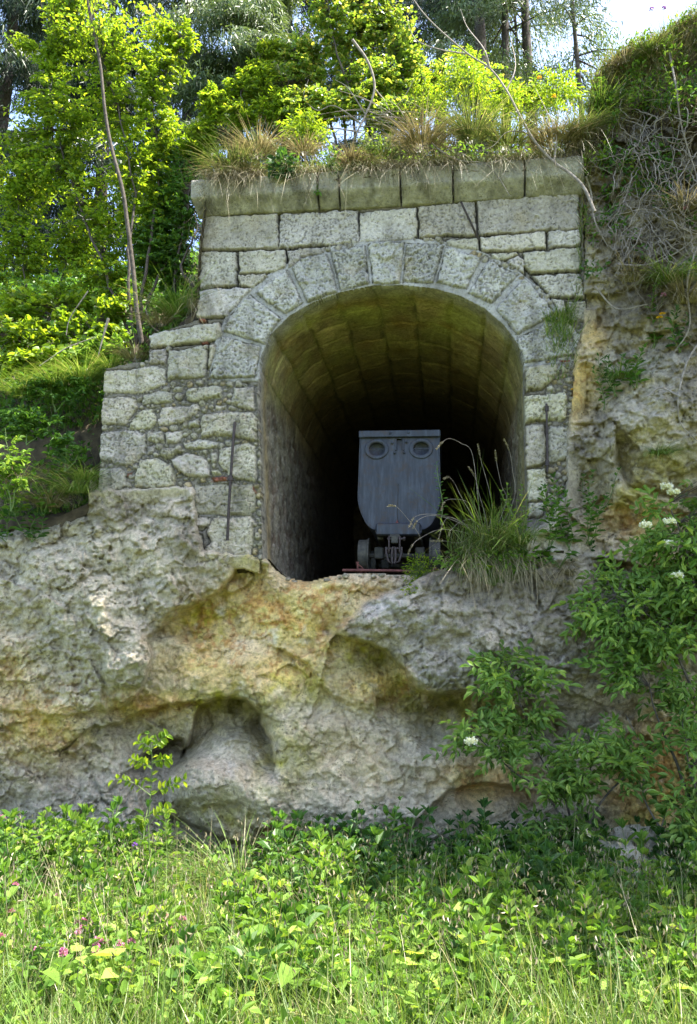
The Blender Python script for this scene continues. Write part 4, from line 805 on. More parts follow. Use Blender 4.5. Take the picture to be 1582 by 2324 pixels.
def shrub(name, label, cat_, base, stems, blobs, lm, nt_=300, lpt=9, ll=.045, lw=.026, kind='simple', shape='ovate', wood=None, r0=.016, group=None, up=.5, tw=.0025, reach=.55, part='foliage', twig_len=None):
    base = np.asarray(base, float); e = empty(name, base, label, cat_, group); mb = MB(); sp = []
    for st_ in stems:                                                       # each stem: list of world points from the base
        P = cat([np.array(p, float) for p in st_], 6) if len(st_) > 2 else np.linspace(st_[0], st_[1], 8); P = P + .012 * fbm(P * 6, 2)[:, None] * np.array([1, 1, .3]) * 3
        mb.tube(P, np.linspace(r0, r0 * .25, len(P)), 6); sp.append(P)
    SPT = np.vstack(sp); T = in_blobs(blobs, nt_)
    d = ((T[:, None] - SPT[None]) ** 2).sum(-1) + .25 * np.maximum(SPT[None, :, 2] - T[:, None, 2], 0) ** 2 * 4; S = SPT[d.argmin(1)]
    dv = T - S; ln = np.linalg.norm(dv, axis=1)
    C = S + dv * .5 + np.array([0, 0, 1.0]) * (.12 * ln)[:, None] + rnd(nt_, .03)
    thin = ln > .0; twigs(mb, S[thin], C[thin], T[thin], np.clip(ln[thin] * .006, .002, r0 * .45), .0008)
    mb.build('stems', wood or M_BARK, e, True)
    f = Fol(); k = lpt; tt = np.linspace(1 - reach, 1, k)[None, :, None] + rng.normal(size=(nt_, k, 1)) * .02
    if twig_len: tt = 1 - (np.linspace(twig_len, 0, k)[None, :, None] / np.maximum(ln, twig_len)[:, None, None])
    P = (1 - tt) ** 2 * S[:, None] + 2 * tt * (1 - tt) * C[:, None] + tt * tt * T[:, None]; tn = nrmz(T - C)[:, None] + 0 * P
    sd = nrmz(np.cross(tn, np.array([0, 0, 1.0]) + 0 * tn)); sg = np.where(np.arange(k) % 2, 1, -1)[None, :, None]
    D = tn * .6 + sg * sd * .8 + rng.normal(size=P.shape) * .3; Nn = nrmz(np.array([0, 0, 1.0]) * up + rng.normal(size=P.shape) * .45 + np.array([0, -.25, 0]))
    P, D, Nn = P.reshape(-1, 3), nrmz(D.reshape(-1, 3)), Nn.reshape(-1, 3); n = len(P); sz = rng.uniform(.65, 1.25, n)
    if kind == 'simple': f.leaves(P, D, Nn, ll * sz, lw * sz, shape=shape)
    else:
        nl = 7 if kind == 'ash' else 5; a = pinnate(P, D, Nn, ll * 2.1 * sz * (1.6 if kind == 'ash' else 1), nl, ll * sz, lw * sz); f.leaves(a[0], a[1], a[2], a[3], a[4], shape='lance')
    f.build(part, lm, e); return e
def stem_to(base, *pts): return [np.asarray(base)] + [np.asarray(p) for p in pts]
def tuft(name, label, P, n, h, spread, m, droop=.8, w=.004, group=None, cat_='grass tuft', lean=(0, -.3, 0), back=1.0):
    P = np.asarray(P, float); f = Fol(); a = rng.uniform(0, 2 * np.pi, n); o = np.stack([np.cos(a), np.sin(a) * back, 0 * a], -1)
    rad = rng.random(n) ** .5; B = P + o * (rad * spread)[:, None] * np.array([1, .8, 1]) ; up = np.array([0, 0, 1.0]) + o * (.15 + .55 * rad)[:, None] + rnd(n, .12) + np.array(lean) * .5
    H = h * rng.uniform(.45, 1.1, n); bend = (o * (.3 + .5 * rng.random(n))[:, None] + np.array(lean) * rng.random(n)[:, None] - np.array([0, 0, 1.0]) * (droop * rng.uniform(.3, 1.2, n))[:, None])
    f.blades(B, up, bend, H, w * rng.uniform(.7, 1.3, n), 4); o_ = f.build(name, m, base=P); return tag(o_, label, cat_, group)
def surf(px, py, out=0.0):
    px = np.atleast_1d(np.asarray(px, float)); py = np.atleast_1d(np.asarray(py, float)); r, Q_, s = relief_of(px, py); p = onface(px, py, r + out); return p if len(p) > 1 else p[0]
# ================================================================== BACKGROUND CONIFERS AND TRUNKS
def conifer(px, Y, label, top=18, r=.14, dens=900, crown=1.7, z_lo=None, m=M_NEEDLE, group='dark conifers in the wood behind the portal', lean=0, name='spruce_tree', hang=.55, L=.24):
    b = at(px, 900, Y); q_ = uv_of(b); z0 = float(hz(q_[0], (b - np.array([0, YF, 0])) @ NF)); b[2] = z0 - .3; e = empty(name, b, label, 'conifer', group); mb = MB(); k = 14
    P = b + np.stack([np.linspace(0, lean, k) + .05 * np.sin(np.linspace(0, 6, k) + px), 0 * np.arange(k), np.linspace(0, top - b[2], k)], -1); mb.tube(P, np.linspace(r, r * .25, k), 8)
    lo = z_lo if z_lo is not None else max(z0 + .8, 6.5); nb = int(46 * (top - lo) / 8); z = rng.uniform(lo, top, nb); a = rng.uniform(0, 2 * np.pi, nb); ln = crown * (.35 + .65 * (top - z) / (top - lo)) * rng.uniform(.55, 1.15, nb)
    S = np.stack([np.interp(z, P[:, 2], P[:, 0]), np.interp(z, P[:, 2], P[:, 1]), z], -1); o = np.stack([np.cos(a), np.sin(a), 0 * a], -1); T = S + o * ln[:, None] - np.array([0, 0, 1.0]) * (ln * .28)[:, None]; C = S + o * (ln * .6)[:, None] + np.array([0, 0, .10])
    twigs(mb, S, C, T, .018, .004); mb.build('trunk', M_BARK, e, True)
    n = dens * 34; ib = rng.integers(0, nb, n); t = rng.uniform(.22, 1, n)[:, None]; P_ = (1 - t) ** 2 * S[ib] + 2 * t * (1 - t) * C[ib] + t * t * T[ib]; side = np.cross(o[ib], [0, 0, 1.0])
    off = side * (rng.normal(size=n) * .22)[:, None] - np.array([0, 0, 1.0]) * (rng.random(n) ** 1.6 * hang * .7)[:, None]; P_ = P_ + off
    D = o[ib] * .4 + side * np.sign(off @ np.array([1., 1, 0]))[:, None] * .3 - np.array([0, 0, 1.0]) * rng.uniform(.0, .9, n)[:, None] + rnd(n, .3)
    f = Fol(); f.blades(P_, D, rnd(n, .25) - np.array([0, 0, .35]), .7 * L * rng.uniform(.4, 1.2, n), .022, 1); f.build('crown', m, e); return e
CL = ['dark spruce at the far left edge behind the leafy shrubs', 'tall dark spruce showing through the gap over the left shrub', 'blue-green spruce standing behind the tall left shrub', 'hanging grey-green larch between the left shrub and the birch',
      'dark spruce right beside the grey-green larch', 'dark spruce behind the birch shrub', 'spruce behind the bare branch at top centre', 'thin-crowned larch left of the three bare trunks']
conifer(-40, 13, CL[0], 16.5, dens=1400); conifer(70, 16, CL[1], 20, dens=1500, crown=2.1); conifer(210, 15, CL[2], 19, dens=1200)
conifer(520, 12.5, CL[3], 17, dens=2000, crown=1.6, m=M_LARCH, hang=.4, L=.16, name='larch_tree'); conifer(640, 16, CL[4], 20, dens=1300); conifer(840, 17, CL[5], 20, dens=1000, crown=2)
conifer(1010, 16, CL[6], 20, dens=1500, crown=2.0); conifer(1120, 13.5, CL[7], 18, dens=900, crown=1.6, m=M_LARCH, hang=.35, L=.14, name='larch_tree')
for px, Y, r, zl, lab in ((1178, 14, .10, 12.6, 'reddish-brown bare tree trunk, left of the three at upper right'), (1199, 16, .055, 14, 'thinnest bare trunk, middle of the three at upper right'), (1233, 14.2, .125, 12.4, 'thickest grey bare trunk, right of the three at upper right')):
    conifer(px, Y, lab, 18, r, 420, 1.9, zl, M_LARCH, 'bare-trunked larches at upper right', name='larch_tree', hang=.4, L=.13)
conifer(1345, 12.5, 'wispy larch with hanging twigs against the open sky', 16.5, .05, 450, 1.15, 9.8, M_LARCH, None, name='larch_tree', hang=.4, L=.11)
conifer(-330, 15, 'dark spruce outside the left edge of the wood', 18, dens=900); 
conifer(395, 17, 'dark spruce filling the gap behind the right side of the tall left shrub', 20, dens=1300, crown=2.0)
# ================================================================== LEFT BANK SHRUBS
b1 = at(305, 790, 8.2)
shrub('leafy_shrub', 'tall lime-green leafy shrub left of the portal, glowing in the sun', 'shrub', b1,
      [stem_to(b1, at(290, 600, 8.2), at(300, 400, 8.3), at(240, 150, 8.4)), stem_to(b1, at(330, 620, 8.3), at(360, 400, 8.5), at(350, 220, 8.5), at(420, 90, 8.4)), stem_to(b1, at(240, 620, 8.4), at(150, 380, 8.6), at(110, 120, 8.6)), stem_to(b1, at(350, 650, 8.4), at(440, 480, 8.6), at(490, 300, 8.5))],
      [(250, 80, 190, 100, 8.5), (330, 180, 120, 90, 8.4), (200, 260, 170, 120, 8.6), (360, 330, 110, 110, 8.5), (120, 150, 70, 60, 8.6), (280, 440, 170, 110, 8.5), (440, 330, 50, 60, 8.4), (60, 260, 60, 60, 8.7), (400, 90, 70, 60, 8.4), (330, 540, 120, 90, 8.6), (120, 380, 120, 90, 8.7), (250, 640, 120, 60, 8.5), (180, -40, 120, 60, 8.5), (30, 90, 40, 40, 8.6), (480, 230, 30, 40, 8.4), (490, 420, 30, 40, 8.4), (20, 330, 60, 40, 8.7)], M_LIME, 1750, 10, .058, .030, r0=.020)
b2 = at(60, 860, 8.8)
shrub('leafy_shrub', 'small-leaved bright shrub at the left edge below the tall lime-green one', 'shrub', b2, [stem_to(b2, at(60, 650, 8.8), at(40, 420, 8.9)), stem_to(b2, at(120, 700, 8.8), at(190, 480, 8.9)), stem_to(b2, at(0, 700, 8.9), at(-60, 500, 9))],
      [(60, 420, 130, 110, 8.9), (150, 560, 130, 80, 8.8), (20, 570, 120, 90, 8.9), (100, 680, 150, 50, 8.7), (-120, 500, 120, 150, 9)], M_LIME, 1250, 10, .048, .029, r0=.015)
b3 = at(400, 740, 8.4)
shrub('leafy_shrub', 'dense shrub squeezed against the left side of the portal wall', 'shrub', b3, [stem_to(b3, at(400, 600, 8.4), at(430, 440, 8.4)), stem_to(b3, at(370, 620, 8.5), at(360, 480, 8.6)), stem_to(at(440, 650, 8.2), at(410, 600, 8.2), at(440, 540, 8.15), at(447, 480, 8.15))],
      [(400, 480, 60, 90, 8.5), (350, 560, 90, 80, 8.5), (420, 380, 70, 60, 8.5), (400, 620, 50, 60, 8.5), (460, 330, 50, 50, 8.6)], M_MID, 900, 10, .048, .028, r0=.018)
b4 = at(120, 880, 8.3)
shrub('bramble_bush', 'low broad-leaved bramble thicket on the left bank among dead sticks', 'bramble', b4, [stem_to(b4, at(80, 800, 8.2), at(20, 760, 8.1)), stem_to(b4, at(150, 800, 8.2), at(220, 740, 8.2)), stem_to(b4, at(100, 780, 8.4), at(120, 700, 8.4))],
      [(60, 760, 110, 45, 8.2), (170, 740, 90, 45, 8.3), (40, 700, 110, 45, 8.5), (200, 690, 80, 30, 8.5), (-120, 780, 120, 80, 8.4), (110, 810, 130, 25, 8.0), (240, 770, 70, 40, 8.1), (270, 690, 50, 40, 8.2), (20, 830, 90, 25, 8.0)], M_LIME, 700, 8, .065, .05, shape='heart')
tb = at(322, 780, 8.0); e = empty('slender_tree', tb, 'slender grey-brown leaning stem rising bare in front of the lime-green shrub', 'young tree'); mb = MB()
pp = [tb] + [at(x, y, 8.0) for x, y in ((310, 700), (302, 610), (288, 500), (278, 430), (252, 330), (238, 250), (228, 150), (212, 70), (200, 10), (196, -40))]
mb.tube(cat(pp, 5), np.linspace(.024, .011, 51), 8); mb.build('trunk', M_BARK, e, True)
T = in_blobs([(215, -20, 60, 40, 8.0), (230, 60, 40, 40, 8.0)], 26); S = cat(pp, 5)[rng.integers(38, 51, 26)]; mb = MB(); twigs(mb, S, (S + T) / 2 + [0, 0, .03], T, .004); mb.build('twigs', M_BARK, e, True)
f = Fol(); P = np.repeat(T, 7, 0) + rnd(26 * 7, .05); f.leaves(P, rnd(len(P)), rnd(len(P)), .05, .027); f.build('foliage', M_LIME, e)
for pts, lab in (([(246, 722), (235, 760), (222, 810)], 'pale dead stick leaning upright on the left bank'), ([(330, 700), (345, 740), (375, 755), (410, 742)], 'thin pale tendril curling over the grass beside the upper wall step'), ([(200, 660), (160, 720), (150, 760)], 'dead twig among the brambles on the left bank'), ([(90, 830), (150, 790), (215, 765)], 'long dead twig lying across the left bank')):
    P = cat([at(x, y, 7.75) for x, y in pts], 6); mb = MB(); mb.tube(P, np.linspace(.014 if 'stick' in lab else .006, .004, len(P)), 6); o = mb.build('dead_stick', M_TWIG, None, True, base=P[0]); tag(o, lab, 'stick')
# ================================================================== GROWTH ON TOP OF THE PORTAL
b5 = hill_pt(-.05, .9)
shrub('birch_shrub', 'small-leaved birch shrub growing on top of the portal', 'shrub', b5, [stem_to(b5, at(780, 260, 8.3), at(800, 120, 8.4), at(830, -30, 8.5)), stem_to(b5, at(740, 250, 8.3), at(690, 120, 8.4)), stem_to(b5, at(840, 260, 8.3), at(900, 150, 8.4)), stem_to(b5, at(800, 240, 8.2), at(760, 100, 8.2), at(740, -20, 8.2))],
      [(790, 70, 150, 90, 8.4), (850, 190, 100, 80, 8.3), (700, 150, 100, 90, 8.4), (760, 240, 120, 50, 8.2), (620, 120, 40, 40, 8.5), (900, 60, 60, 80, 8.4), (780, -40, 170, 60, 8.4), (900, 260, 70, 50, 8.1), (700, 240, 90, 50, 8.1), (940, 130, 40, 60, 8.3), (560, 220, 40, 40, 8.5)], M_BIRCH, 2100, 10, .038, .031, shape='round', r0=.018)
b6 = hill_pt(-.75, .8)
shrub('willow_shrub', 'yellow-green narrow-leaved shrub left of the birch on the portal', 'shrub', b6, [stem_to(b6, at(600, 260, 8.3), at(590, 130, 8.4)), stem_to(b6, at(560, 250, 8.3), at(545, 180, 8.4)), stem_to(b6, at(640, 260, 8.3), at(660, 180, 8.3))],
      [(590, 190, 60, 70, 8.4), (640, 240, 70, 50, 8.3), (545, 260, 50, 40, 8.3), (610, 110, 30, 30, 8.4)], M_LIME, 620, 10, .055, .018, shape='lance', r0=.010)
b8 = hill_pt(.95, 1.3); shrub('leafy_shrub', 'bright bushy shrub behind the ash seedlings under the bare trunks', 'shrub', b8, [stem_to(b8, at(1060, 220, b8[1]), at(1040, 110, b8[1])), stem_to(b8, at(1140, 230, b8[1]), at(1170, 160, b8[1])), stem_to(b8, at(980, 220, b8[1]), at(960, 150, b8[1]))], [(1050, 170, 90, 70, b8[1]), (1150, 220, 90, 45, b8[1]), (970, 200, 60, 60, b8[1]), (1250, 230, 60, 35, b8[1])], M_BIRCH, 420, 9, .045, .024, r0=.010)
b9 = hill_pt(-1.15, .9); shrub('leafy_shrub', 'loose yellow-green shrub at the left end of the portal top', 'shrub', b9, [stem_to(b9, at(500, 270, b9[1]), at(470, 180, b9[1])), stem_to(b9, at(530, 260, b9[1]), at(540, 170, b9[1]))], [(490, 240, 50, 60, b9[1]), (540, 200, 40, 50, b9[1]), (450, 300, 40, 40, b9[1])], M_LIME, 260, 9, .05, .026, r0=.009)
for i, (u_, b_, px, py, rx, ry, lab) in enumerate(((.75, .7, 1060, 170, 60, 80, 'ash seedling with feathery leaves right of the birch shrub'), (.45, .9, 970, 220, 50, 70, 'low ash seedling between the birch shrub and the bare branch'), (1.15, 1.0, 1150, 230, 60, 50, 'ash seedling beneath the three bare trunks'), (-.35, .35, 690, 290, 60, 35, 'leafy seedling at the foot of the birch shrub'), (1.6, 1.0, 1260, 200, 60, 45, 'ash seedling near the right-hand bank at the top'))):
    bb = hill_pt(u_, b_); Yb = bb[1]
    shrub('ash_seedling', lab, 'seedling', bb, [stem_to(bb, at(px, py + 30, Yb), at(px - 10, py - ry * .8, Yb))], [(px, py, rx, ry, Yb)], M_LIME, 34, 4, .045, .017, kind='ash', r0=.007, wood=M_STEM)
# grass sheet on the top (uncountable) and hanging fringe
f = Fol(); n = 9000; u = rng.uniform(-1.3, 2.3, n); b = rng.uniform(-.10, 1.3, n) ** 1.0; b = np.where(rng.random(n) < .45, rng.uniform(-.12, .25, n), b); P = np.stack([*face_pt(u, 0 * u, -b).T[:2], hz(u, b)], -1); fr = np.clip(1 - (b + .12) / .35, 0, 1)
cl = np.clip(.5 + 1.5 * fbm(P * 1.8, 2), .05, 1); kp_ = rng.random(n) < cl; P, fr, n = P[kp_], fr[kp_], kp_.sum()
f.blades(P, np.array([0, 0, 1.0]) + rnd(n, .3) + np.array([0, -.7, 0]) * fr[:, None], rnd(n, .25) + np.stack([0 * fr, -.35 * fr, -.3 - 1.1 * fr], -1), rng.uniform(.10, .30, n), .005 * rng.uniform(.6, 1.4, n), 4)
tag(f.build('top_grass', M_TUFT), 'sunlit grass covering the top of the portal', 'grass', kind='stuff')
f = Fol(); n = 9000; u = rng.uniform(-1.3, 2.6, n); b = rng.uniform(.1, 3.2, n); P = np.stack([*face_pt(u, 0 * u, -b).T[:2], hz(u, b) + rng.random(n) ** 1.5 * .30], -1)
f.leaves(P, rnd(n) + [0, -.2, .5], np.array([0, -.4, .8]) + rnd(n, .4), .05 * rng.uniform(.5, 1.4, n), .022 * rng.uniform(.7, 1.4, n)); tag(f.build('top_ground_cover', M_HERB), 'mixed low leafy growth on top of the portal', 'ground cover', kind='stuff')
f = Fol(); n = 7000; u = np.concatenate([rng.uniform(-1.44, 2.2, n // 2), rng.normal(.45, .6, n // 4), rng.normal(-1.05, .22, n - n // 2 - n // 4)]); kf = fbm(np.stack([u * 2.2, 0 * u, 0 * u], -1), 3) > -.12; u = u[kf]; n = len(u); b = rng.uniform(-.16, .15, n); P = np.stack([*face_pt(u, 0 * u, -b).T[:2], hz(u, b) - .02], -1)
f.blades(P, np.array([0, -.5, .8]) + rnd(n, .45), rnd(n, .35) + np.array([0, -.3, -1.2]), rng.uniform(.10, .38, n), .0038, 4)
tag(f.build('dry_grass', M_STRAW), 'dry straw and dead grass hanging along the cornice', 'dry grass', kind='stuff')
TG = 'grass tufts along the top of the portal'
for px, py, h, sp, lab, m_, nn_ in ((530, 385, .30, .16, 'soft yellowish grass tuft at the left end of the cornice', M_TUFT, 420), (585, 350, .30, .14, 'pale grass tuft second from the left end of the cornice', M_STRAW, 300), (690, 345, .20, .10, 'small brown tuft over the dark soil hollow', M_STRAW, 200), (800, 375, .22, .09, 'rusty dry tuft hanging over the third cornice block', M_STRAW, 300),
                                     (960, 330, .36, .16, 'pale straw-coloured tuft hanging left of the sedge', M_STRAW, 420), (1075, 315, .48, .11, 'dark glossy sedge tuft arching over the cornice', M_TUFT, 330), (1150, 330, .34, .14, 'green grass tuft right of the sedge', M_TUFT, 320), (1260, 330, .26, .18, 'brown mossy grass mound near the right end of the cornice', M_STRAW, 560), (1310, 320, .28, .12, 'green-brown grass tuft at the right end of the cornice', M_TUFT, 320), (870, 360, .22, .12, 'short green tuft in the middle of the cornice', M_TUFT, 220)):
    p = onface(px, py, .02); tuft('grass_tuft', lab, p, nn_, h, sp, m_, 1.1 if py > 320 else .8, .0055, TG, lean=(0, -.7, 0))
# ivy-like clump on the cornice, single leaf below
def clump(name, label, cat_, P, n, rad, ll, lw, m, shape='heart', squash=(1, .5, 1), group=None):
    P = np.asarray(P, float); f = Fol(); q = nrmz(rnd(n)) * (rng.random(n) ** .4)[:, None] * rad * np.array(squash); f.leaves(P + q, q + np.array([0, -.4, -.3]) * rad + rnd(n, rad * .5), np.array([0, -.8, .6]) + rnd(n, .35), ll * rng.uniform(.6, 1.2, n), lw * rng.uniform(.6, 1.2, n), shape=shape)
    e = empty(name, P - np.array([0, 0, rad]), label, cat_, group); f.build('foliage', m, e); mb = MB(); S = np.repeat((P - [0, -.02, rad * .6])[None], n // 2, 0); T_ = (P + q)[:n // 2]; twigs(mb, S, (S + T_) / 2 + rnd(len(S), .02), T_, .0025); mb.build('stems', M_STEM, e, True); return e
clump('ivy_clump', 'dark green heart-leaved ivy clump hanging over the left cornice', 'ivy', onface(640, 372, .20), 90, .13, .07, .06, M_DARKG); clump('ivy_sprig', 'single green ivy sprig on the cornice joint', 'ivy', onface(723, 432, .17), 5, .03, .05, .042, M_MID)
clump('herb_clump', 'grey-green herb hanging beside the ivy clump above the cornice', 'herb', onface(752, 365, .18), 120, .11, .035, .008, M_MID, 'lance'); clump('small_herb', 'small-leaved plant hanging over the middle of the cornice', 'herb', onface(845, 320, .2), 110, .13, .03, .022, M_LIME, 'round')
# bare branch crossing the top right, and a hooked twig
def branch(name, label, cat_, main, sides, r, Ys, m=M_TWIG):
    n = len(main); P = cat([at(x, y, Y) for (x, y), Y in zip(main, Ys)], 6); e = empty(name, P[-1], label, cat_); mb = MB(); mb.tube(P, np.linspace(r * .35, r, len(P)), 8); mb.build('main_stem', m, e, True)
    mb = MB()
    for s in sides: Q_ = cat([at(x, y, Y) for x, y, Y in s], 6); mb.tube(Q_, np.linspace(r * .5, r * .15, len(Q_)), 6)
    if sides: mb.build('side_twigs', m, e, True)
branch('bare_branch', 'long bare grey branch arching down over the right end of the cornice', 'branch', [(925, -20), (975, 45), (1060, 120), (1112, 155), (1150, 205), (1180, 262), (1215, 322), (1258, 368), (1292, 392), (1325, 425), (1350, 480)],
       [[(1062, 122, 7.22), (1000, 112, 7.4), (945, 90, 7.7), (925, 45, 7.7), (935, 20, 7.7)], [(1112, 155, 7.16), (1098, 110, 7.2), (1060, 60, 7.7), (1045, 20, 7.8)], [(1215, 322, 6.98), (1190, 300, 7.05), (1150, 300, 7.0), (1120, 330, 7.0), (1085, 345, 6.98)], [(1258, 368, 6.9), (1262, 300, 7.0), (1240, 250, 7.1), (1215, 200, 7.2)], [(1150, 205, 7.1), (1170, 150, 7.2), (1160, 90, 7.7)]], .0145, np.linspace(7.35, 6.72, 11))
branch('hooked_twig', 'thin pale twig hooking down across the cornice in the middle right', 'twig', [(1157, 444), (1130, 400), (1100, 370), (1050, 365), (1005, 345), (978, 322)], [[(1100, 370, 7.05), (1150, 360, 7.05), (1190, 340, 7.2)]], .009, [6.95, 7, 7.05, 7.1, 7.2, 7.3])
branch('dead_shrub', 'tangle of bare grey twigs inside the birch shrub', 'dead shrub', [(790, 350), (810, 300), (830, 260), (850, 200), (835, 140), (800, 90)], [[(820, 280, 8), (760, 240, 8), (720, 250, 8), (690, 220, 8), (700, 180, 8)], [(830, 260, 8), (790, 200, 8), (760, 180, 8)], [(850, 200, 8), (880, 240, 8), (900, 300, 8)], [(830, 250, 8), (870, 260, 8), (910, 230, 8), (940, 180, 8)], [(820, 300, 8), (750, 290, 8), (715, 305, 8)]], .016, [8.1, 8, 8, 8, 8, 8])
f = MB(); T = []
for i in range(34):
    x, y = rng.uniform(840, 1010), rng.uniform(250, 330); a, b = x - rng.uniform(40, 150), y - rng.uniform(-10, 60); Q_ = cat([at(x + 60, y + 50, 7.5), at(x, y, 7.45), at((x + a) / 2, (y + b) / 2 - 8, 7.45), at(a, b, 7.5)], 4); f.tube(Q_, np.linspace(.004, .0015, len(Q_)), 4)
o = f.build('dead_stalks', M_TWIG, None, True, base=at(980, 340, 7.5)); tag(o, 'sheaf of dead pale stalks lying left of the sedge tuft', 'stalks')
# ================================================================== RIGHT BANK
f = Fol(); n = 5200; px = rng.uniform(1240, 1720, n); tl_ = top_line(px); py = tl_ + rng.exponential(42, n) - 4; P = surf(px, np.maximum(py, tl_ + 2), .02); P[:, 1] += np.where(py < tl_ + 6, rng.uniform(0, .8, n), 0)
f.blades(P, np.array([0, -.35, .95]) + rnd(n, .3), rnd(n, .3) + np.array([0, -.2, -.45]), rng.uniform(.05, .20, n), .0055, 3)
u = rng.uniform(1.7, 4.5, 5000); b = rng.uniform(.0, 1.4, 5000); P = np.stack([*face_pt(u, 0 * u, -b).T[:2], hz(u, b) + .03], -1); f.blades(P, np.array([0, 0, 1.0]) + rnd(5000, .3), rnd(5000, .35) + np.array([0, 0, -.3]), rng.uniform(.08, .26, 5000), .005, 3)
tag(f.build('bank_grass', M_GRASS), 'bright grass along the brow of the right-hand bank', 'grass', kind='stuff')
RB = 'grass tufts on the right-hand bank'
for px, py, h, m_, lab in ((1420, 160, .25, M_STRAW, 'brown grass tuft above the dark hollow on the right bank'), (1370, 250, .28, M_GRASS, 'green tuft left of the dead roots'), (1520, 640, .34, M_GRASS, 'long green tuft under the dead roots at the right edge'), (1560, 690, .45, M_STRAW, 'hanging dry tuft at the right edge under the green one'), (1440, 640, .30, M_STRAW, 'dry hanging tuft between the wall and the right edge'),
                             (1340, 300, .25, M_GRASS, 'short green tuft beside the right end of the cornice'), (1410, 860, .28, M_GRASS, 'drooping green tuft above the yellow flower by the wall'), (1500, 1030, .16, M_GRASS, 'small dull tuft on the pale overhanging boulder'), (1480, 130, .2, M_GRASS, 'bright tuft on the skyline of the right bank'), (1560, 480, .4, M_STRAW, 'dry tuft behind the dead roots at the right edge')):
    tuft('grass_tuft', lab, surf(px, py, .03), 260, h, .09, m_, 1.2, .005, RB, lean=(0, -.9, -.2))
f = Fol(); n = 11000; px = rng.uniform(1318, 1750, n); py = top_line(px) + 4 + rng.random(n) ** 1.6 * 760; q_ = np.stack([px, py, 0 * px], -1) * .011; kq = fbm(q_, 3) > .02 + .3 * sstep(170, 60, py - top_line(px)) + .22 * sstep(200, 700, py - top_line(px)) + .25 * (py > 640); px, py = px[kq], py[kq]; n = len(px); P = surf(px, py, .0) + np.array([0, -1.0, 0]) * rng.uniform(0, .16, n)[:, None]
f.leaves(P, rnd(n) + [0, -.5, .2], np.array([0, -.6, .7]) + rnd(n, .4), .045 * rng.uniform(.5, 1.4, n), .024 * rng.uniform(.6, 1.4, n)); tag(f.build('bank_leaf_cover', M_MID), 'patchy low greenery on the right-hand bank', 'ground cover', kind='stuff')
f = Fol(); n = 5000; px = rng.uniform(1318, 1750, n); py = top_line(px) + rng.exponential(70, n); P = surf(px, py, .02); f.blades(P, np.array([0, -.5, .8]) + rnd(n, .4), rnd(n, .3) + np.array([0, -.3, -.8]), rng.uniform(.08, .26, n), .005, 3); tag(f.build('bank_dry_grass', M_STRAW), 'dry grass on the slope of the right-hand bank', 'dry grass', kind='stuff')
f = Fol(); n = 4500; px = rng.uniform(1318, 1750, n); py = top_line(px) + 2 + rng.random(n) ** 1.3 * 210; q_ = np.stack([px, py, 0 * px], -1) * .014; kq = fbm(q_ + 7, 3) > -.05 + .25 * sstep(80, 200, py - top_line(px)); px, py = px[kq], py[kq]; n = len(px); P = surf(px, py, .0) + np.array([0, -1.0, .2]) * rng.uniform(.02, .2, n)[:, None]
f.leaves(P, rnd(n) + [0, -.3, .6], np.array([0, -.5, .7]) + rnd(n, .5), .040 * rng.uniform(.5, 1.4, n), .018 * rng.uniform(.6, 1.4, n)); tag(f.build('brow_herbs', M_HERB), 'sunny low herbs on the brow of the right-hand bank', 'ground cover', kind='stuff')
mb = MB(); lst = []
for i in range(210):
    x0, y0 = rng.uniform(1385, 1640), rng.uniform(240, 560); an = rng.choice([2.2, 2.7, 1.7, 3.3, .6]) + rng.normal() * .45; ln = rng.uniform(60, 230); cv = rng.normal() * .9; pts = []
    for k in range(4): pts.append((x0, y0)); an += cv / 3 + rng.normal() * .25; x0 += math.cos(an) * ln / 3; y0 += math.sin(an) * ln / 3 + 6
    if min(p[0] for p in pts) < 1325: continue
    o_ = rng.uniform(.03, .24); P = cat([surf(x, y, .04 + o_ * (1 - abs(k - 1.5) / 2)) for k, (x, y) in enumerate(pts)], 7); P = P + .012 * np.stack([fbm(P * 12, 3), fbm(P * 12 + 5, 3), fbm(P * 12 + 9, 3)], -1) * 3; mb.tube(P, np.linspace(rng.uniform(.002, .0075), .0010, len(P)), 5)
e = empty('dead_bush', surf(1560, 560), 'big tangle of pale dead branches and roots draped over the right bank', 'dead bush'); mb.build('branches', M_TWIG, e, True)
mb = MB()
for pts in ([(1520, 120), (1535, 200), (1548, 290), (1582, 400), (1600, 470)], [(1330, 400), (1342, 440), (1350, 500), (1380, 560)], [(1400, 600), (1470, 600), (1540, 570), (1600, 520)], [(1350, 650), (1400, 700), (1470, 690)], [(1600, 760), (1560, 820), (1540, 900), (1545, 960), (1582, 1000)], [(1545, 900), (1500, 880), (1470, 900)], [(1582, 560), (1560, 640), (1565, 740), (1530, 800)]):
    P = cat([surf(x, y, .14) for x, y in pts], 7); mb.tube(P, np.linspace(.010, .004, len(P)), 6)
mb.build('thick_roots', M_TWIG, e, True)
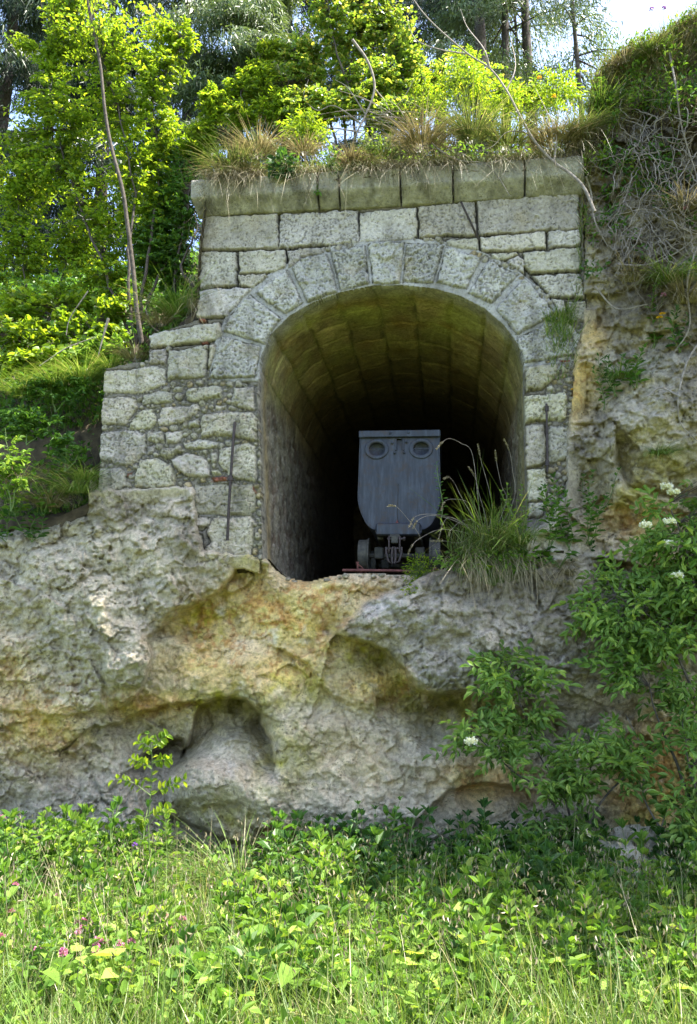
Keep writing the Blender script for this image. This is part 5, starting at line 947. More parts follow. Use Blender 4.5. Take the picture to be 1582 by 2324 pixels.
# ---- herb prototypes ------------------------------------------------
def herb(name, label, cat_, P, H=.4, n=9, ll=.08, lw=.035, m=M_HERB, shape='ovate', lean=(0, 0), group=None, opp=True, top=True, stem_m=M_STEM, droop=.15, flower=None, nst=1, spread=.05, start=.15):
    P = np.asarray(P, float); e = empty(name, P, label, cat_, group); mb = MB(); f = Fol()
    for s_ in range(nst):
        ox, oy = (rng.normal(size=2) * spread if nst > 1 else (0, 0)); hh = H * (rng.uniform(.7, 1.05) if nst > 1 else 1); k = 7; t = np.linspace(0, 1, k)
        C_ = P + np.stack([ox * t ** .6 * 2 + lean[0] * hh * t ** 1.6 + .02 * np.sin(t * 5 + s_), oy * t ** .6 * 2 + lean[1] * hh * t ** 1.6, t * hh], -1); mb.tube(C_, np.linspace(.0042, .0018, k), 5)
        q = np.linspace(start, 1, n); c = np.stack([np.interp(q, t, C_[:, j]) for j in range(3)], -1); a0 = rng.uniform(0, 6.3)
        for sg in ((0, math.pi) if opp else (0,)):
            a = a0 + np.arange(n) * (1.57 if opp else 2.4) + sg + rng.normal(size=n) * .25; D = np.stack([np.cos(a), np.sin(a), (.25 + .9 * q ** 3)], -1); sz = (1 - .55 * q ** 2) * rng.uniform(.8, 1.15, n)
            f.leaves(c + nrmz(D) * .012, D, np.array([0, 0, 1.0]) + D * -.4 + rnd(n, .2), ll * sz, lw * sz, curl=droop, shape=shape)
        if top: d = rnd(4, .35) + [0, 0, 1.0]; f.leaves(np.repeat(C_[-1:], 4, 0), d, rnd(4), ll * .45, lw * .4, shape=shape)
    mb.build('stem', stem_m, e, True); f.build('foliage', m, e); return e
def broad(name, label, cat_, P, n=9, ll=.12, lw=.08, m=M_HERB, shape='heart', H=.16, group=None):
    P = np.asarray(P, float); e = empty(name, P, label, cat_, group); a = rng.uniform(0, 6.3, n); el = rng.uniform(.4, 1.3, n); D = np.stack([np.cos(a), np.sin(a), el], -1); T_ = P + nrmz(D) * (H * rng.uniform(.5, 1.1, n))[:, None]
    mb = MB(); twigs(mb, np.repeat(P[None], n, 0), (P + T_) / 2 + [0, 0, .02], T_, .0028, .0018); mb.build('stem', M_STEM, e, True); D2 = np.stack([np.cos(a), np.sin(a), rng.uniform(-.2, .5, n)], -1)
    f = Fol(); f.leaves(T_, D2, np.array([0, 0, 1.0]) + rnd(n, .3), ll * rng.uniform(.6, 1.2, n), lw * rng.uniform(.6, 1.2, n), .10, .2, shape); f.build('foliage', m, e); return e
def dup(root, loc, rz, sc, label=None, group=None):
    r = root.copy(); scene.collection.objects.link(r); r.location = tuple(float(c) for c in loc); r.rotation_euler = (rng.normal() * .08, rng.normal() * .08, rz); r.scale = (sc,) * 3
    if label: r['label'] = label
    if group: r['group'] = group
    for ch in list(root.children):
        c = ch.copy(); scene.collection.objects.link(c); c.parent = r
    return r
# plants rooted in the rock
JP = [(1290, 1250, .62, 'tall leafy plant growing up in front of the right jamb', (-.1, -.1), M_MID, 11, .10, .05), (1245, 1240, .50, 'leafy plant close to the tunnel mouth at the right jamb', (-.1, -.15), M_MID, 10, .085, .045), (1330, 1235, .36, 'short leafy plant at the foot of the rock right of the jamb', (.1, -.1), M_MID, 8, .08, .045),
      (1370, 1330, .42, 'dark upright plant growing on the ledge right of the mound', (0, -.2), M_DARKG, 9, .09, .055), (1340, 1180, .45, 'thin plant climbing the dark rock right of the jamb', (.05, -.1), M_MID, 8, .06, .035), (1395, 1340, .30, 'small heart-leaved plant on the ledge under the boulder', (.1, -.2), M_DARKG, 6, .09, .06),
      (1185, 1215, .40, 'pale-tipped plant in front of the right tunnel edge', (-.1, -.1), M_HERB, 9, .05, .03), (1000, 1190, .52, 'slender weed growing in front of the right side of the mine cart', (0, .05), M_MID, 14, .045, .012), (1395, 900, .34, 'dark bushy herb on the ochre rock right of the wall', (-.2, -.4), M_DARKG, 8, .07, .03), (1440, 880, .34, 'leafy herb beside the bushy one on the right bank', (.1, -.4), M_MID, 8, .08, .035), (1370, 930, .3, 'trailing herb below the bushy one on the ochre rock', (-.3, -.5), M_MID, 8, .06, .03),
      (1480, 790, .45, 'yellow-flowered leafy herb on the right bank', (0, -.3), M_MID, 11, .07, .03), (1540, 800, .4, 'leafy herb at the right edge under the dead roots', (.1, -.3), M_DARKG, 10, .08, .03), (1450, 450, .3, 'bright compound-leaved herb beneath the right skyline', (-.2, -.4), M_LIME, 8, .06, .03), (1360, 380, .3, 'bright green sprig hanging at the right end of the cornice', (.3, -.4), M_LIME, 9, .06, .028), (1345, 560, .3, 'green sprig hanging along the right edge of the wall', (-.2, -.4), M_MID, 9, .05, .028)]
for x, y, H, lab, ln, m_, n_l, ll_, lw_ in JP:
    p = surf(x, y, .03); herb('rock_herb', lab, 'herb', p, H, n_l, ll_, lw_, m_, lean=ln, nst=3 if H > .3 and x != 1000 else 1, spread=.045, group='herbs rooted in the rock right of the portal')
LP_ = [(30, 1170, .42, 'bright sunlit plant at the left edge beside the rock ledge', M_HERB), (95, 1160, .34, 'round-leaved plant on the left rock ledge', M_MID), (140, 1090, .34, 'broad opposite-leaved plant in the dark gap left of the wall', M_MID), (180, 1080, .3, 'small opposite-leaved plant against the wall end', M_MID), (10, 1230, .4, 'trailing herb over the left rock edge', M_MID), (60, 1010, .30, 'sunlit leafy plant higher on the left bank', M_HERB), (70, 1230, .3, 'low herb on the rock brow at the left', M_DARKG)]
for x, y, H, lab, m_ in LP_: herb('bank_herb', lab, 'herb', onface(x, y, .12 if y > 1100 else -.1), H, 7, .09, .045, m_, lean=(.1, -.15), nst=3, spread=.05, group='herbs on the left bank')
for x, y, h, m_, lab, nn_ in ((170, 1120, .36, M_GRASS, 'vivid fine green grass tuft beside the lowest wall block', 420), (110, 1150, .34, M_STRAW, 'brown dead grass tuft on the left ledge', 260), (190, 1090, .3, M_GRASS, 'fine green grass tuft against the wall end', 260), (180, 860, .3, M_GRASS, 'sunlit grass mound above the dark gap on the left bank', 500), (120, 880, .3, M_GRASS, 'grass mound left of the wall step', 420), (305, 815, .22, M_STRAW, 'brown drooping tuft on the second wall step', 260), (400, 715, .42, M_GRASS, 'long bluish-green grass tuft beside the upper wall step', 320), (360, 735, .22, M_STRAW, 'short brown tuft on the upper wall step', 220), (250, 835, .24, M_GRASS, 'green tuft at the left end of the second wall step', 240), (50, 900, .3, M_GRASS, 'shaded grass mound at the left edge', 360), (40, 1100, .3, M_STRAW, 'dull dry tuft by the left edge', 220)):
    tuft('grass_tuft', lab, onface(x, y, -.12 if y < 1000 else .05), nn_, h, .10 if nn_ < 400 else .16, m_, .9, .0045, 'grass tufts on the left bank and wall steps', lean=(0, -.6, 0))
for x, y, Yb_, rx, ry, nn_, lab in ((25, 1060, 7.35, 55, 90, 60, 'bright upright bush at the left edge above the rock ledge'), (120, 880, 7.75, 100, 45, 110, 'low green bush on the grass mound left of the wall steps'), (230, 800, 7.9, 70, 45, 90, 'leafy bush above the second wall step'), (60, 960, 7.6, 90, 40, 90, 'dark low bush over the hollow on the left bank'), (150, 1020, 7.55, 60, 40, 40, 'sparse bush in the hollow left of the wall end'), (390, 690, 7.9, 45, 35, 60, 'small dark bush beside the upper wall step')):
    bb = at(x, y + ry + 10, Yb_); shrub('low_bush', lab, 'bush', bb, [stem_to(bb, at(x, y, Yb_), at(x - 15, y - ry, Yb_)), stem_to(bb, at(x + rx * .6, y, Yb_))], [(x, y, rx, ry, Yb_)], M_MID if 'dark' in lab or 'low' in lab else M_HERB, nn_, 7, .055, .030, r0=.007, wood=M_STEM, group='low bushes on the left bank')
f = Fol(); n = 30000; u = rng.uniform(-6.5, -1.42, n); b = rng.uniform(.05, 7.0, n); P = np.stack([*face_pt(u, 0 * u, -b).T[:2], hz(u, b)], -1); f.leaves(P + np.array([0, -.06, 1.0]) * (rng.random(n) ** 2 * .32 * (.4 + np.clip(fbm(P * 1.5, 2) * 2 + .5, 0, 1)))[:, None] + rnd(n, .03), rnd(n) + [0, -.4, .4], np.array([0, -.5, .8]) + rnd(n, .4), .07 * rng.uniform(.5, 1.3, n), .045, shape='ovate')
tag(f.build('bank_ground_cover', M_MID), 'leafy ground cover over the left bank', 'ground cover', kind='stuff')
f = Fol(); n = 4000; u = rng.uniform(-4.5, -1.42, n); b = rng.uniform(.0, 2.0, n); P = np.stack([*face_pt(u, 0 * u, -b).T[:2], hz(u, b)], -1); f.blades(P, rnd(n, .35) + [0, -.2, 1.0], rnd(n, .3) + [0, -.3, -.4], rng.uniform(.08, .25, n), .005)
tag(f.build('bank_side_grass', M_GRASS), 'grass on the left bank', 'grass', kind='stuff')
# ---- mound before the tunnel: sedge with arching seed heads, bright feathery herb
def arch_stalk(mb, f, pts, Ys):
    P = cat([at(x, y, Y) for (x, y), Y in zip(pts, Ys)], 7); mb.tube(P, np.linspace(.0024, .0012, len(P)), 5); q = P[-8:]; n = 60; ix = rng.integers(0, len(q) - 1, n); B = q[ix] + (q[ix + 1] - q[ix]) * rng.random(n)[:, None]; f.leaves(B, (q[ix + 1] - q[ix]) * 30 + rnd(n, .35), rnd(n), .013, .006, shape='lance')
STK = [[(1200, 800), (1080, 600), (1010, 500), (890, 400), (660, 345), (560, 420)], [(1250, 850), (1060, 780), (890, 640), (740, 500), (650, 420), (600, 400), (545, 470)]]
e = empty('sedge_clump', surf(1060, 1275, .02), 'large clump of grass with pale arching seed stalks on the mound before the cart', 'grass clump'); mb = MB(); f = Fol()
for pts in ([(860, 1020), (820, 850), (720, 640), (775, 500), (700, 430), (635, 402), (590, 420), (545, 470)], [(850, 1030), (780, 900), (700, 760), (660, 680), (625, 645), (595, 655)], [(850, 1030), (800, 880), (740, 800), (650, 785), (600, 800), (578, 855)], [(850, 1040), (700, 930), (600, 890), (480, 880), (410, 900), (375, 960)], [(850, 1040), (720, 950), (600, 900), (500, 890), (430, 920), (400, 970)],
            [(450, 1040), (420, 980), (350, 890), (290, 830), (240, 828)], [(850, 1040), (700, 990), (560, 980), (450, 1030), (400, 1070), (370, 1130)], [(860, 1030), (780, 920), (700, 930), (640, 980), (625, 1020)], [(860, 1030), (760, 960), (640, 900), (590, 940), (560, 1040)], [(870, 1030), (900, 850), (880, 720), (830, 540), (810, 440)], [(880, 1030), (860, 900), (820, 760), (790, 640), (750, 580)], [(900, 1030), (990, 800), (960, 700), (930, 560), (920, 480)], [(920, 1030), (1040, 780), (1030, 600), (1010, 480), (975, 405)], [(860, 1040), (800, 1000), (700, 1060), (600, 1050), (510, 1050)]):
    pts = [p for i, p in enumerate(pts) if not (i == 2 and p == (720, 640))]; arch_stalk(mb, f, conv('E', pts), np.linspace(7.02, 6.85, len(pts)))
mb.build('stalks', M_TWIG, e, True); f.build('seed_heads', M_STRAW, e)
f = Fol(); 
for px, py, n, h, dr in ((1055, 1265, 260, .26, 1.1), (1130, 1260, 260, .28, 1.1), (1090, 1250, 90, .42, .6), (1160, 1245, 120, .36, .8)):
    P = np.repeat(surf(px, py, .0)[None], n, 0) + rnd(n, .05); f.blades(P, rnd(n, .4) + [0, -.2, 1.0], rnd(n, .4) + np.stack([0 * np.arange(n), np.full(n, -.3), -rng.uniform(.1, 1.3, n) * dr], -1), rng.uniform(.4, 1.1, n) * h, .005, 4)
f.build('green_blades', M_TUFT, e); f = Fol(); n = 260; P = np.repeat(surf(1120, 1250, .0)[None], n, 0) + rnd(n, .07) * [2.2, .5, .3]; f.blades(P, rnd(n, .3) + [0, -.15, 1.0], rnd(n, .4) + [0, -.2, -.35], rng.uniform(.2, .55, n), .006, 4); f.build('fresh_blades', M_GRASS, e)
f = Fol(); n = 330; P = np.stack([rng.uniform(990, 1230, n), rng.normal(1275, 12, n)], -1); P = surf(P[:, 0], P[:, 1], .02); f.blades(P, rnd(n, .35) + [0, -.6, .5], rnd(n, .3) + [0, -.2, -1.5], rng.uniform(.12, .36, n), .004, 4); f.build('dead_blades', M_STRAW, e)
tag(clump('mound_herbs', 'leafy green growth spilling over the mound under the sedge', 'herb', surf(1120, 1270, .08), 520, .34, .045, .024, M_HERB, 'ovate', (1.35, .35, .38)))
clump('feathery_herb', 'bright feathery yellow-green herb spilling over the ledge below the cart', 'herb', surf(955, 1300, .06), 520, .15, .035, .008, M_LIME, 'lance', (1, .6, 1.1)); clump('small_leaf_herb', 'small round-leaved bright herb at the left tip of the sunlit boulder', 'herb', surf(930, 1345, .03), 60, .07, .03, .02, M_LIME, 'ovate')
broad('heart_leaf_plant', 'heart-leaved plant hanging under the sedge on the mound', 'plant', surf(1090, 1300, .02), 14, .07, .055, M_LIME, H=.09); broad('heart_leaf_plant', 'round-leaved green plant right of the sedge on the mound', 'plant', surf(1215, 1275, .02), 26, .075, .07, M_MID, 'round', H=.14); broad('heart_leaf_plant', 'dark heart-leaved plant at the foot of the jamb', 'plant', surf(1270, 1290, .02), 18, .08, .06, M_DARKG, H=.14)
tuft('grass_tuft', 'drooping bright grass tuft at the right corner of the tunnel mouth', surf(1180, 1235, .05), 160, .42, .06, M_GRASS, 1.1, .006, 'grass tufts at the tunnel mouth', lean=(-.2, -.5, 0)); tuft('grass_tuft', 'dead wispy tuft under the right jamb', surf(1290, 1300, .03), 90, .3, .04, M_STRAW, 1.4, .004, 'grass tufts at the tunnel mouth', lean=(0, -.9, -.3))
# ================================================================== ELDER BUSHES (compound leaves, white flower heads)
def umbel(px, py, Y, r, parent):
    c = at(px, py, Y); f = Fol(); n = 260; a = rng.uniform(0, 6.3, n); q = rng.random(n) ** .5 * r; P = c + np.stack([np.cos(a) * q, np.sin(a) * q * .8, .15 * (r - q) + rng.normal(size=n) * .008], -1); f.leaves(P, rnd(n) + [0, -.3, .6], rnd(n) + [0, -.5, 1], .013, .012, shape='round'); f.build('flower_head', M_WHITE, parent)
be = at(1300, 2040, 6.55)
E1 = shrub('elder_bush', 'elder bush with one creamy flower head leaning left across the lower rock', 'bush', be, [stem_to(be, at(1290, 1850, 6.6), at(1220, 1700, 6.6), at(1150, 1500, 6.55)), stem_to(be, at(1310, 1850, 6.6), at(1340, 1740, 6.55), at(1340, 1660, 6.55)), stem_to(be, at(1260, 1830, 6.6), at(1150, 1740, 6.5), at(1050, 1640, 6.45)), stem_to(be, at(1340, 1860, 6.5), at(1420, 1760, 6.5), at(1500, 1690, 6.5))],
      [(1150, 1540, 60, 70, 6.6), (1220, 1530, 50, 40, 6.6), (1190, 1640, 90, 55, 6.55), (1060, 1680, 55, 60, 6.5), (1140, 1720, 70, 45, 6.5), (1340, 1700, 90, 60, 6.5), (1300, 1770, 90, 50, 6.5), (1430, 1740, 60, 50, 6.5), (1270, 1890, 70, 60, 6.55), (1480, 1690, 40, 30, 6.5)], M_ELDER, 150, 4, .078, .029, kind='elder', r0=.012, tw=.003)
umbel(1069, 1683, 6.2, .042, E1)
br = at(1590, 2020, 6.5)
E2 = shrub('elder_bush', 'large elder bush with flat white flower heads filling the right edge', 'bush', br, [stem_to(br, at(1600, 1700, 6.5), at(1520, 1450, 6.5), at(1400, 1350, 6.5)), stem_to(br, at(1610, 1600, 6.5), at(1570, 1300, 6.5), at(1520, 1140, 6.5)), stem_to(br, at(1560, 1800, 6.5), at(1500, 1650, 6.45), at(1470, 1560, 6.4))],
      [(1350, 1400, 70, 50, 6.6), (1420, 1330, 80, 60, 6.6), (1440, 1450, 90, 70, 6.5), (1530, 1400, 80, 100, 6.5), (1560, 1240, 80, 80, 6.5), (1490, 1240, 50, 50, 6.5), (1420, 1520, 70, 40, 6.5), (1540, 1560, 70, 70, 6.5), (1520, 1150, 50, 30, 6.5), (1680, 1300, 120, 260, 6.6)], M_ELDER, 330, 4, .078, .029, kind='elder', r0=.016, tw=.003)
for zx, zy in ((1365, 1505), (1415, 1545), (1215, 1780), (1385, 1755), (1375, 1912), (1440, 2138)): p = conv('C', [(zx, zy)])[0]; umbel(p[0], p[1], 6.35, .045, E2)
b7 = at(1640, 2050, 6.3)
shrub('elder_bush', 'narrow elder shoots at the right edge below the large elder', 'bush', b7, [stem_to(b7, at(1620, 1880, 6.3), at(1570, 1760, 6.3), at(1550, 1640, 6.3)), stem_to(b7, at(1600, 1900, 6.3), at(1560, 1840, 6.3))], [(1560, 1660, 45, 50, 6.3), (1550, 1790, 45, 40, 6.3), (1570, 1880, 40, 40, 6.3), (1660, 1750, 90, 140, 6.4)], M_ELDER, 80, 4, .078, .029, kind='elder', r0=.012)
branch('bare_shoot', 'bare pale shoot rising beside the lower right rock', 'shoot', [(1420, 1620), (1450, 1680), (1470, 1720), (1460, 1800), (1500, 1880), (1582, 1990)], [[(1460, 1800, 6.7), (1440, 1740, 6.7), (1430, 1700, 6.7)], [(1500, 1880, 6.65), (1520, 1820, 6.6), (1550, 1780, 6.6)]], .010, [6.8, 6.8, 6.75, 6.7, 6.65, 6.5])
# sapling low left
bs_ = at(343, 1990, 6.35)
sap = empty('sapling', bs_, 'slender bright-leaved sapling standing alone before the small cave', 'sapling'); mb = MB(); f = Fol()
arms = [[(343, 1990), (337, 1880), (342, 1800), (345, 1720), (340, 1665)], [(342, 1800), (380, 1785), (420, 1772)], [(342, 1805), (300, 1775), (262, 1768)], [(338, 1870), (365, 1840), (388, 1835)], [(344, 1745), (320, 1730), (300, 1722)], [(345, 1730), (365, 1725), (385, 1722)], [(345, 1700), (362, 1680), (380, 1668)], [(344, 1705), (330, 1688), (315, 1682)], [(338, 1850), (320, 1862), (315, 1880)]]
for i, arm in enumerate(arms):
    P = cat([at(x, y, 6.35 - .02 * i) for x, y in arm], 6); mb.tube(P, np.linspace(.006 if i == 0 else .003, .0015, len(P)), 5); n = 16 if i == 0 else 14; P_ = P[np.linspace(len(P) * (.5 if i == 0 else .25), len(P) - 1, n).astype(int)]; sg = np.where(np.arange(n) % 2, 1, -1)[:, None]; tn = nrmz(P[-1] - P[0])[None]; D = tn * .4 + sg * np.cross(tn, [0, 1.0, .3]) + rnd(n, .2); f.leaves(P_ + rnd(n, .004), D, np.array([0, -.6, .8]) + rnd(n, .3), .055 * rng.uniform(.7, 1.2, n), .03)
mb.build('stem', M_STEM, sap, True); f.build('foliage', M_LIME, sap)
# ================================================================== MEADOW
def gpt(x, y): return np.array([x, y, float(gz(np.array(x), np.array(y)))])
f = Fol(); n = 56000; x = 4 - 8 * rng.random(n) ** .8; y = rng.uniform(3.4, 7.35, n); gap = np.exp(-(((x + 1.0) / .45) ** 2 + ((y - 6.9) / .4) ** 2)); P = np.stack([x, y, gz(x, y) - .01], -1); hh = rng.uniform(.10, .36, n) * (1 - .45 * gap) * (.55 + .9 * np.clip(fbm(P * 1.3, 2) + .5, 0, 1)) * (1 - .4 * sstep(6, 6.8, y))
f.blades(P, rnd(n, .22) + [0, 0, 1.0], rnd(n, .35) + [0, 0, -.25], hh, .0055 * rng.uniform(.6, 1.5, n), 3); tag(f.build('meadow_grass', M_GRASS), 'sunlit meadow grass in the foreground', 'grass', kind='stuff')
f = Fol(); n = 15000; x = rng.uniform(-4, 4, n); y = rng.uniform(3.4, 7.3, n); mk_ = fbm(np.stack([x * 1.6, y * 1.6, 0 * x], -1), 3) > -.18; x, y = x[mk_], y[mk_]; n = len(x); P = np.stack([x, y, gz(x, y) + rng.random(n) ** 1.3 * .22], -1); f.leaves(P, rnd(n) + [0, -.2, .2], np.array([0, -.25, .9]) + rnd(n, .35), .055 * rng.uniform(.4, 1.5, n), .034 * rng.uniform(.6, 1.4, n)); tag(f.build('meadow_ground_cover', M_HERB), 'low clover and leaf litter of the meadow', 'ground cover', kind='stuff')
f = Fol(); n = 900; x = rng.uniform(-3.2, 3.2, n); y = rng.uniform(4.0, 6.6, n); P = np.stack([x, y, gz(x, y)], -1); f.blades(P, rnd(n, .12) + [0, 0, 1.0], rnd(n, .25) + [0, 0, -.08], rng.uniform(.35, .62, n), .0035, 4)
q_ = P + np.array([0, 0, 1.0]) * rng.uniform(.33, .5, n)[:, None]; f.leaves(np.repeat(q_, 3, 0) + rnd(3 * n, .02), rnd(3 * n, .4) + [0, 0, 1.0], rnd(3 * n), .03, .008, shape='lance'); tag(f.build('meadow_seed_stalks', M_STRAW), 'pale seed stalks rising out of the meadow', 'grass', kind='stuff')
types = [('meadow_herb', 'upright pointed-leaved herb standing in the meadow', dict(H=.30, n=6, ll=.095, lw=.045, m=M_HERB, nst=3, spread=.04)), ('meadow_herb', 'upright pointed-leaved herb standing in the meadow', dict(H=.26, n=5, ll=.085, lw=.05, m=M_HERB, nst=4, spread=.05)),
         ('meadow_herb', 'upright pointed-leaved herb standing in the meadow', dict(H=.34, n=8, ll=.08, lw=.036, m=M_MID, nst=3, spread=.045))]
pro = [herb(n_, l_, 'herb', (0, 0, 0), group='pointed-leaved herbs in the meadow', **k_) for n_, l_, k_ in types]
prb = [broad('broad_leaf_plant', 'low plant with broad pale green leaves among the meadow grass', 'plant', (0, 0, 0), n_, ll_, lw_, M_HERB, sh_, H_, group='broad-leaved plants in the meadow') for n_, ll_, lw_, sh_, H_ in ((10, .14, .095, 'heart', .22), (13, .11, .07, 'ovate', .26), (9, .17, .07, 'ovate', .24))]
prd = [herb('shade_herb', 'dark green leafy herb growing in the shade at the foot of the rock', 'herb', (0, 0, 0), H_, n_, ll_, lw_, M_DARKG, nst=4, spread=.06, group='dark herbs along the foot of the rock') for H_, n_, ll_, lw_ in ((.36, 6, .11, .06), (.30, 5, .12, .07), (.40, 7, .10, .048))]
for ch in prd[0].children:
    if ch.name.startswith('foliage'): ch.data.materials[0] = M_MID
used = set()
def scatter(protos, pts, smin=.8, smax=1.25):
    for i, (x_, y_) in enumerate(pts):
        q = protos[i % len(protos)]; p = gpt(x_, y_); s_ = rng.uniform(smin, smax)
        if q.name not in used: used.add(q.name); q.location = tuple(p); q.scale = (s_,) * 3; q.rotation_euler = (0, 0, rng.uniform(0, 6.3)); continue
        dup(q, p, rng.uniform(0, 6.3), s_)
def field(n, x0, x1, y0, y1, mn=.13, ok=lambda x, y: True):
    o = []
    for _ in range(n * 30):
        p = (rng.uniform(x0, x1), rng.uniform(y0, y1))
        if ok(*p) and all((p[0] - q[0]) ** 2 + (p[1] - q[1]) ** 2 > mn * mn for q in o): o.append(p)
        if len(o) >= n: break
    return o
scatter(pro, field(90, -2.9, 2.9, 4.1, 6.9, .15, lambda x, y: not (-1.5 < x < -.55 and y > 6.0)) + field(60, -3.0, -1.3, 5.9, 7.2, .12) , .8, 1.25)
scatter(prb, field(74, -.5, 2.8, 4.5, 6.5, .14) + field(32, -2.8, -.5, 4.6, 6.5, .16))
scatter(prd, field(80, -.5, 3.2, 6.1, 7.1, .14), .75, 1.2); scatter(prd, [(-.55, 6.6), (-.35, 6.45), (.05, 6.7), (.25, 6.6), (.32, 6.75), (.9, 6.75), (1.05, 6.65), (1.3, 6.7), (1.75, 6.5), (2.2, 6.4), (2.45, 6.45), (1.55, 6.75)], 1.15, 1.5); scatter(pro, [(-2.7, 6.4), (-2.45, 6.55), (-2.2, 6.4), (-2.0, 6.6), (-1.85, 6.35), (-1.6, 6.5), (-2.9, 6.6)], 1.6, 2.0)
pbig = [herb('large_leaf_herb', 'large-leaved bushy herb in the middle and right of the meadow', 'herb', (0, 0, 0), H_, n_, ll_, lw_, m_, nst=k_, spread=.05, group='large-leaved herbs in the meadow') for H_, n_, ll_, lw_, m_, k_ in ((.40, 5, .15, .075, M_HERB, 3), (.34, 4, .17, .09, M_MID, 3), (.46, 6, .13, .055, M_HERB, 4), (.38, 5, .14, .08, M_DARKG, 3))]
scatter(pbig[:3], field(46, -.6, 2.7, 4.5, 5.9, .20), .7, 1.2); scatter(pbig, field(26, -.4, 2.9, 5.8, 6.7, .22), .8, 1.3); scatter(pbig[:3], field(16, -2.8, -1.3, 5.6, 6.9, .22), .8, 1.35)
# taller plants one can single out
TL = [(375, 2060, 6.2, .62, M_HERB, 'tall single willowherb in front of the bare patch under the cave', 'lance', 9, .11, .026), (1130, 2140, 5.6, .62, M_HERB, 'tall pale-tipped herb at the lower right with narrow paired leaves', 'lance', 10, .10, .03), (1440, 2150, 5.7, .5, M_HERB, 'narrow-leaved herb near the lower right corner', 'lance', 9, .11, .03), (1290, 2150, 5.7, .45, M_HERB, 'narrow-leaved herb beside the white campion', 'lance', 9, .09, .026), (840, 1960, 6.6, .75, M_DARKG, 'tall dark herb leaning over the middle of the rock foot', 'ovate', 9, .07, .04), (770, 2000, 6.4, .6, M_MID, 'upright three-stemmed herb at the middle of the rock foot', 'ovate', 9, .08, .04),
      (60, 1980, 6.3, .62, M_HERB, 'tall leafy herb at the lower left edge', 'ovate', 9, .10, .055), (160, 1960, 6.4, .66, M_HERB, 'tall bramble-like herb left of the sapling', 'ovate', 9, .10, .05), (270, 1980, 6.4, .6, M_HERB, 'tall leafy herb just left of the sapling', 'ovate', 9, .09, .045), (450, 2000, 6.5, .3, M_MID, 'short herb at the edge of the bare patch', 'ovate', 6, .06, .03), (1080, 1990, 6.7, .5, M_DARKG, 'dark compound-leaved herb right of the middle at the rock foot', 'ovate', 7, .12, .055), (1180, 2010, 6.6, .5, M_DARKG, 'dark leafy herb at the foot of the elder bush', 'ovate', 7, .12, .055), (1420, 2030, 6.5, .5, M_DARKG, 'dark broad-leaved herb by the pale stone at the lower right', 'ovate', 7, .13, .06), (1520, 2050, 6.4, .5, M_DARKG, 'dark broad-leaved herb at the right edge by the pale stone', 'ovate', 7, .12, .06), (600, 2010, 6.5, .42, M_MID, 'mid-green herb right of the bare patch', 'ovate', 8, .08, .04), (690, 2010, 6.5, .5, M_MID, 'mid-green herb between the bare patch and the middle', 'ovate', 8, .08, .045)]
for px, py, Y, H, m_, lab, sh_, n_, ll_, lw_ in TL:
    p = at(px, py, Y); herb('tall_herb', lab, 'herb', gpt(p[0], Y), H, n_, ll_, lw_, m_, sh_, nst=1 if sh_ == 'lance' else 3, spread=.05, group='tall herbs along the foot of the rock')
p = at(540, 2000, 6.55); tuft('grass_tuft', 'tall green grass tuft right of the bare patch', gpt(p[0], 6.55), 170, .72, .09, M_GRASS, .6, .008, 'grass tufts in the meadow', lean=(-.1, -.1, 0)); p = at(460, 2000, 6.7); tuft('grass_tuft', 'thin dry grass tuft in the bare patch', gpt(p[0], 6.7), 110, .5, .14, M_STRAW, .5, .004, 'grass tufts in the meadow', lean=(0, 0, 0))
p = at(1560, 2230, 5.2); tuft('grass_tuft', 'long-bladed grass tuft in the lower right corner', gpt(p[0], 5.2), 120, .5, .09, M_GRASS, .6, .009, 'grass tufts in the meadow', lean=(0, 0, 0))
# flowers
def head(f, c, r, n, ll=None, squash=1.0): d = nrmz(rnd(n)); d[:, 2] = abs(d[:, 2]) * squash - .2; f.leaves(c + d * r * .4, d, rnd(n), ll or r, r * .5, shape='lance')
def flower(name, label, cat_, group, P, H, m, r=.014, n=40, ll=None, nh=1):
    P = np.asarray(P, float); e = empty(name, P, label, cat_, group); mb = MB(); top = P + [rng.normal() * .02, 0, H]; mb.tube([P, (P + top) / 2 + rnd(1, .006)[0], top], .0016, 4); f = Fol()
    for k in range(nh): c = top + (rnd(1, .018)[0] if nh > 1 else 0); head(f, c, r, n, ll)
    mb.build('stem', M_STEM, e, True); f.build('petals', m, e); return e
cf = None
for zx, zy in ((20, 105), (45, 415), (268, 468), (65, 607), (45, 580), (640, 655), (730, 622), (778, 637), (372, 702), (432, 708), (335, 733), (348, 768), (343, 812), (20, 845), (400, 858), (490, 862), (603, 857), (517, 880), (416, 905), (405, 942), (285, 945), (553, 903), (680, 512), (295, 985), (78, 737), (740, 735), (200, 935)):
    px, py = zx * .885 * KS, (3200 + .885 * zy) * KS; Y = float(np.interp(py, [1820, 1950, 2300], [6.9, 6.3, 4.75])); tp = at(px, py, Y); g0 = gpt(tp[0], Y); H = max(.12, tp[2] - g0[2])
    flower('clover_flower', 'pink clover head standing in the sunlit meadow', 'flower', 'pink clover flowers in the meadow', g0, H + .04, M_PINK, .018, 46)
for zx, zy, lab in ((115, 463, 'violet vetch flower at the lower left edge of the meadow'), (590, 203, 'violet flower beside the sapling')): px, py = zx * .885 * KS, (3200 + .885 * zy) * KS; tp = at(px, py, 6.3); g0 = gpt(tp[0], 6.3); flower('violet_flower', lab, 'flower', 'violet flowers in the meadow', g0, tp[2] - g0[2], M_VIOLET, .016, 30)
tp = at(1301, 2104 - 10, 5.5); flower('white_campion', 'white flower with rounded petals in the lower right meadow', 'flower', None, gpt(tp[0], 5.5), tp[2] - gpt(tp[0], 5.5)[2], M_WHITE, .024, 40, nh=3)
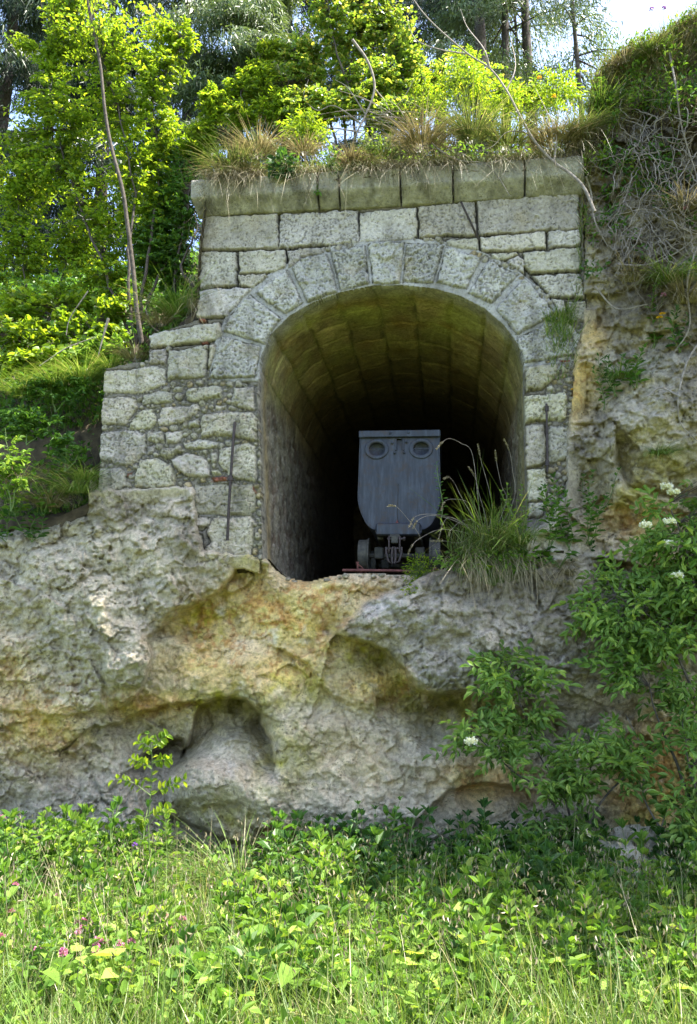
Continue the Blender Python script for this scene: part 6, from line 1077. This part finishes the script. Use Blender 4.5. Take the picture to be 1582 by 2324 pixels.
for zx, zy, lab in ((703, 810, 'single yellow daisy beside the right jamb'), (1335, 272, 'upper yellow daisy on the right bank'), (1315, 298, 'lower yellow daisy on the right bank')):
    p = conv('C', [(zx, zy)])[0]; c = surf(p[0], p[1], .12); e = empty('yellow_daisy', c - [0, 0, .1], lab, 'flower', 'yellow daisies on the rock'); f = Fol(); a = np.linspace(0, 6.28, 26); D = np.stack([np.cos(a), np.sin(a), 0 * a + .1], -1); f.leaves(np.repeat(c[None], 26, 0), D, np.array([0, 0, 1.0]) + 0 * D, .026, .009, shape='lance'); f.build('petals', M_YELLOW, e); mb = MB(); mb.tube([c - [0, -.03, .1], c - [0, -.01, .05], c], .0016, 4); mb.build('stem', M_STEM, e, True)
for px, py, m_, lab in ((1227, 176, M_YELLOW, 'orange-yellow flower on the brow under the bare trunks'), (1480, 104, M_YELLOW, 'yellow flower on the right skyline'), (1485, 20, M_VIOLET, 'left purple thistle flower against the sky'), (1500, 18, M_VIOLET, 'right purple thistle flower against the sky'), (1327, 285, M_VIOLET, 'purple spike flower beside the right cornice end'), (1355, 205, M_VIOLET, 'purple spike flower high on the right bank'), (1563, 462, M_PINK, 'pink flower among the dead roots'), (1500, 660, M_PINK, 'small pink flower at the right bank under the dead roots'), (1268, 218, M_YELLOW, 'small yellow flower left of the right bank')):
    Y = 7.3 if px > 1300 else 8.0; c = at(px, py, Y); H = .35 if py < 60 else .16; c0 = c - [0, 0, H]
    if px > 1540 or py > 500: c0 = surf(px, py + 30, .1) - [0, 0, .02]; H = .1
    flower('bank_flower', lab, 'flower', 'flowers on the right bank', c0, H, m_, .020, 30)

# ================================================================== TREE beyond the right edge unseen, added so its crown shades bank and meadow
tb = np.array([6.6, 5.6, 0.0])
shrub('unseen_shade_tree', 'unseen leafy tree added beyond the right edge to shade the bank and meadow', 'tree', tb, [[tb, tb + [0, .1, 3.5], tb + [-.3, .3, 7]], [tb + [0, .1, 4], tb + [-1.2, .5, 6.2], tb + [-2.2, .8, 8]], [tb + [0, .1, 5], tb + [.8, -.6, 7], tb + [1, -1, 8.5]]],
      [(2480, -500, 660, 330, 5.6), (2370, -150, 500, 280, 5.2), (2270, -750, 480, 250, 5.8)], M_MID, 850, 9, .12, .10, shape='heart', r0=.11)

c_ = at(1425, 1990, 6.62); stone('pale_boulder', 'pale flat boulder at the rock foot in the lower right', 'boulder', (c_[0], 6.62, .22), .46, M_CLIFF, (.62, .54, .42), None, 3, (1.05, .45, .5), 40)
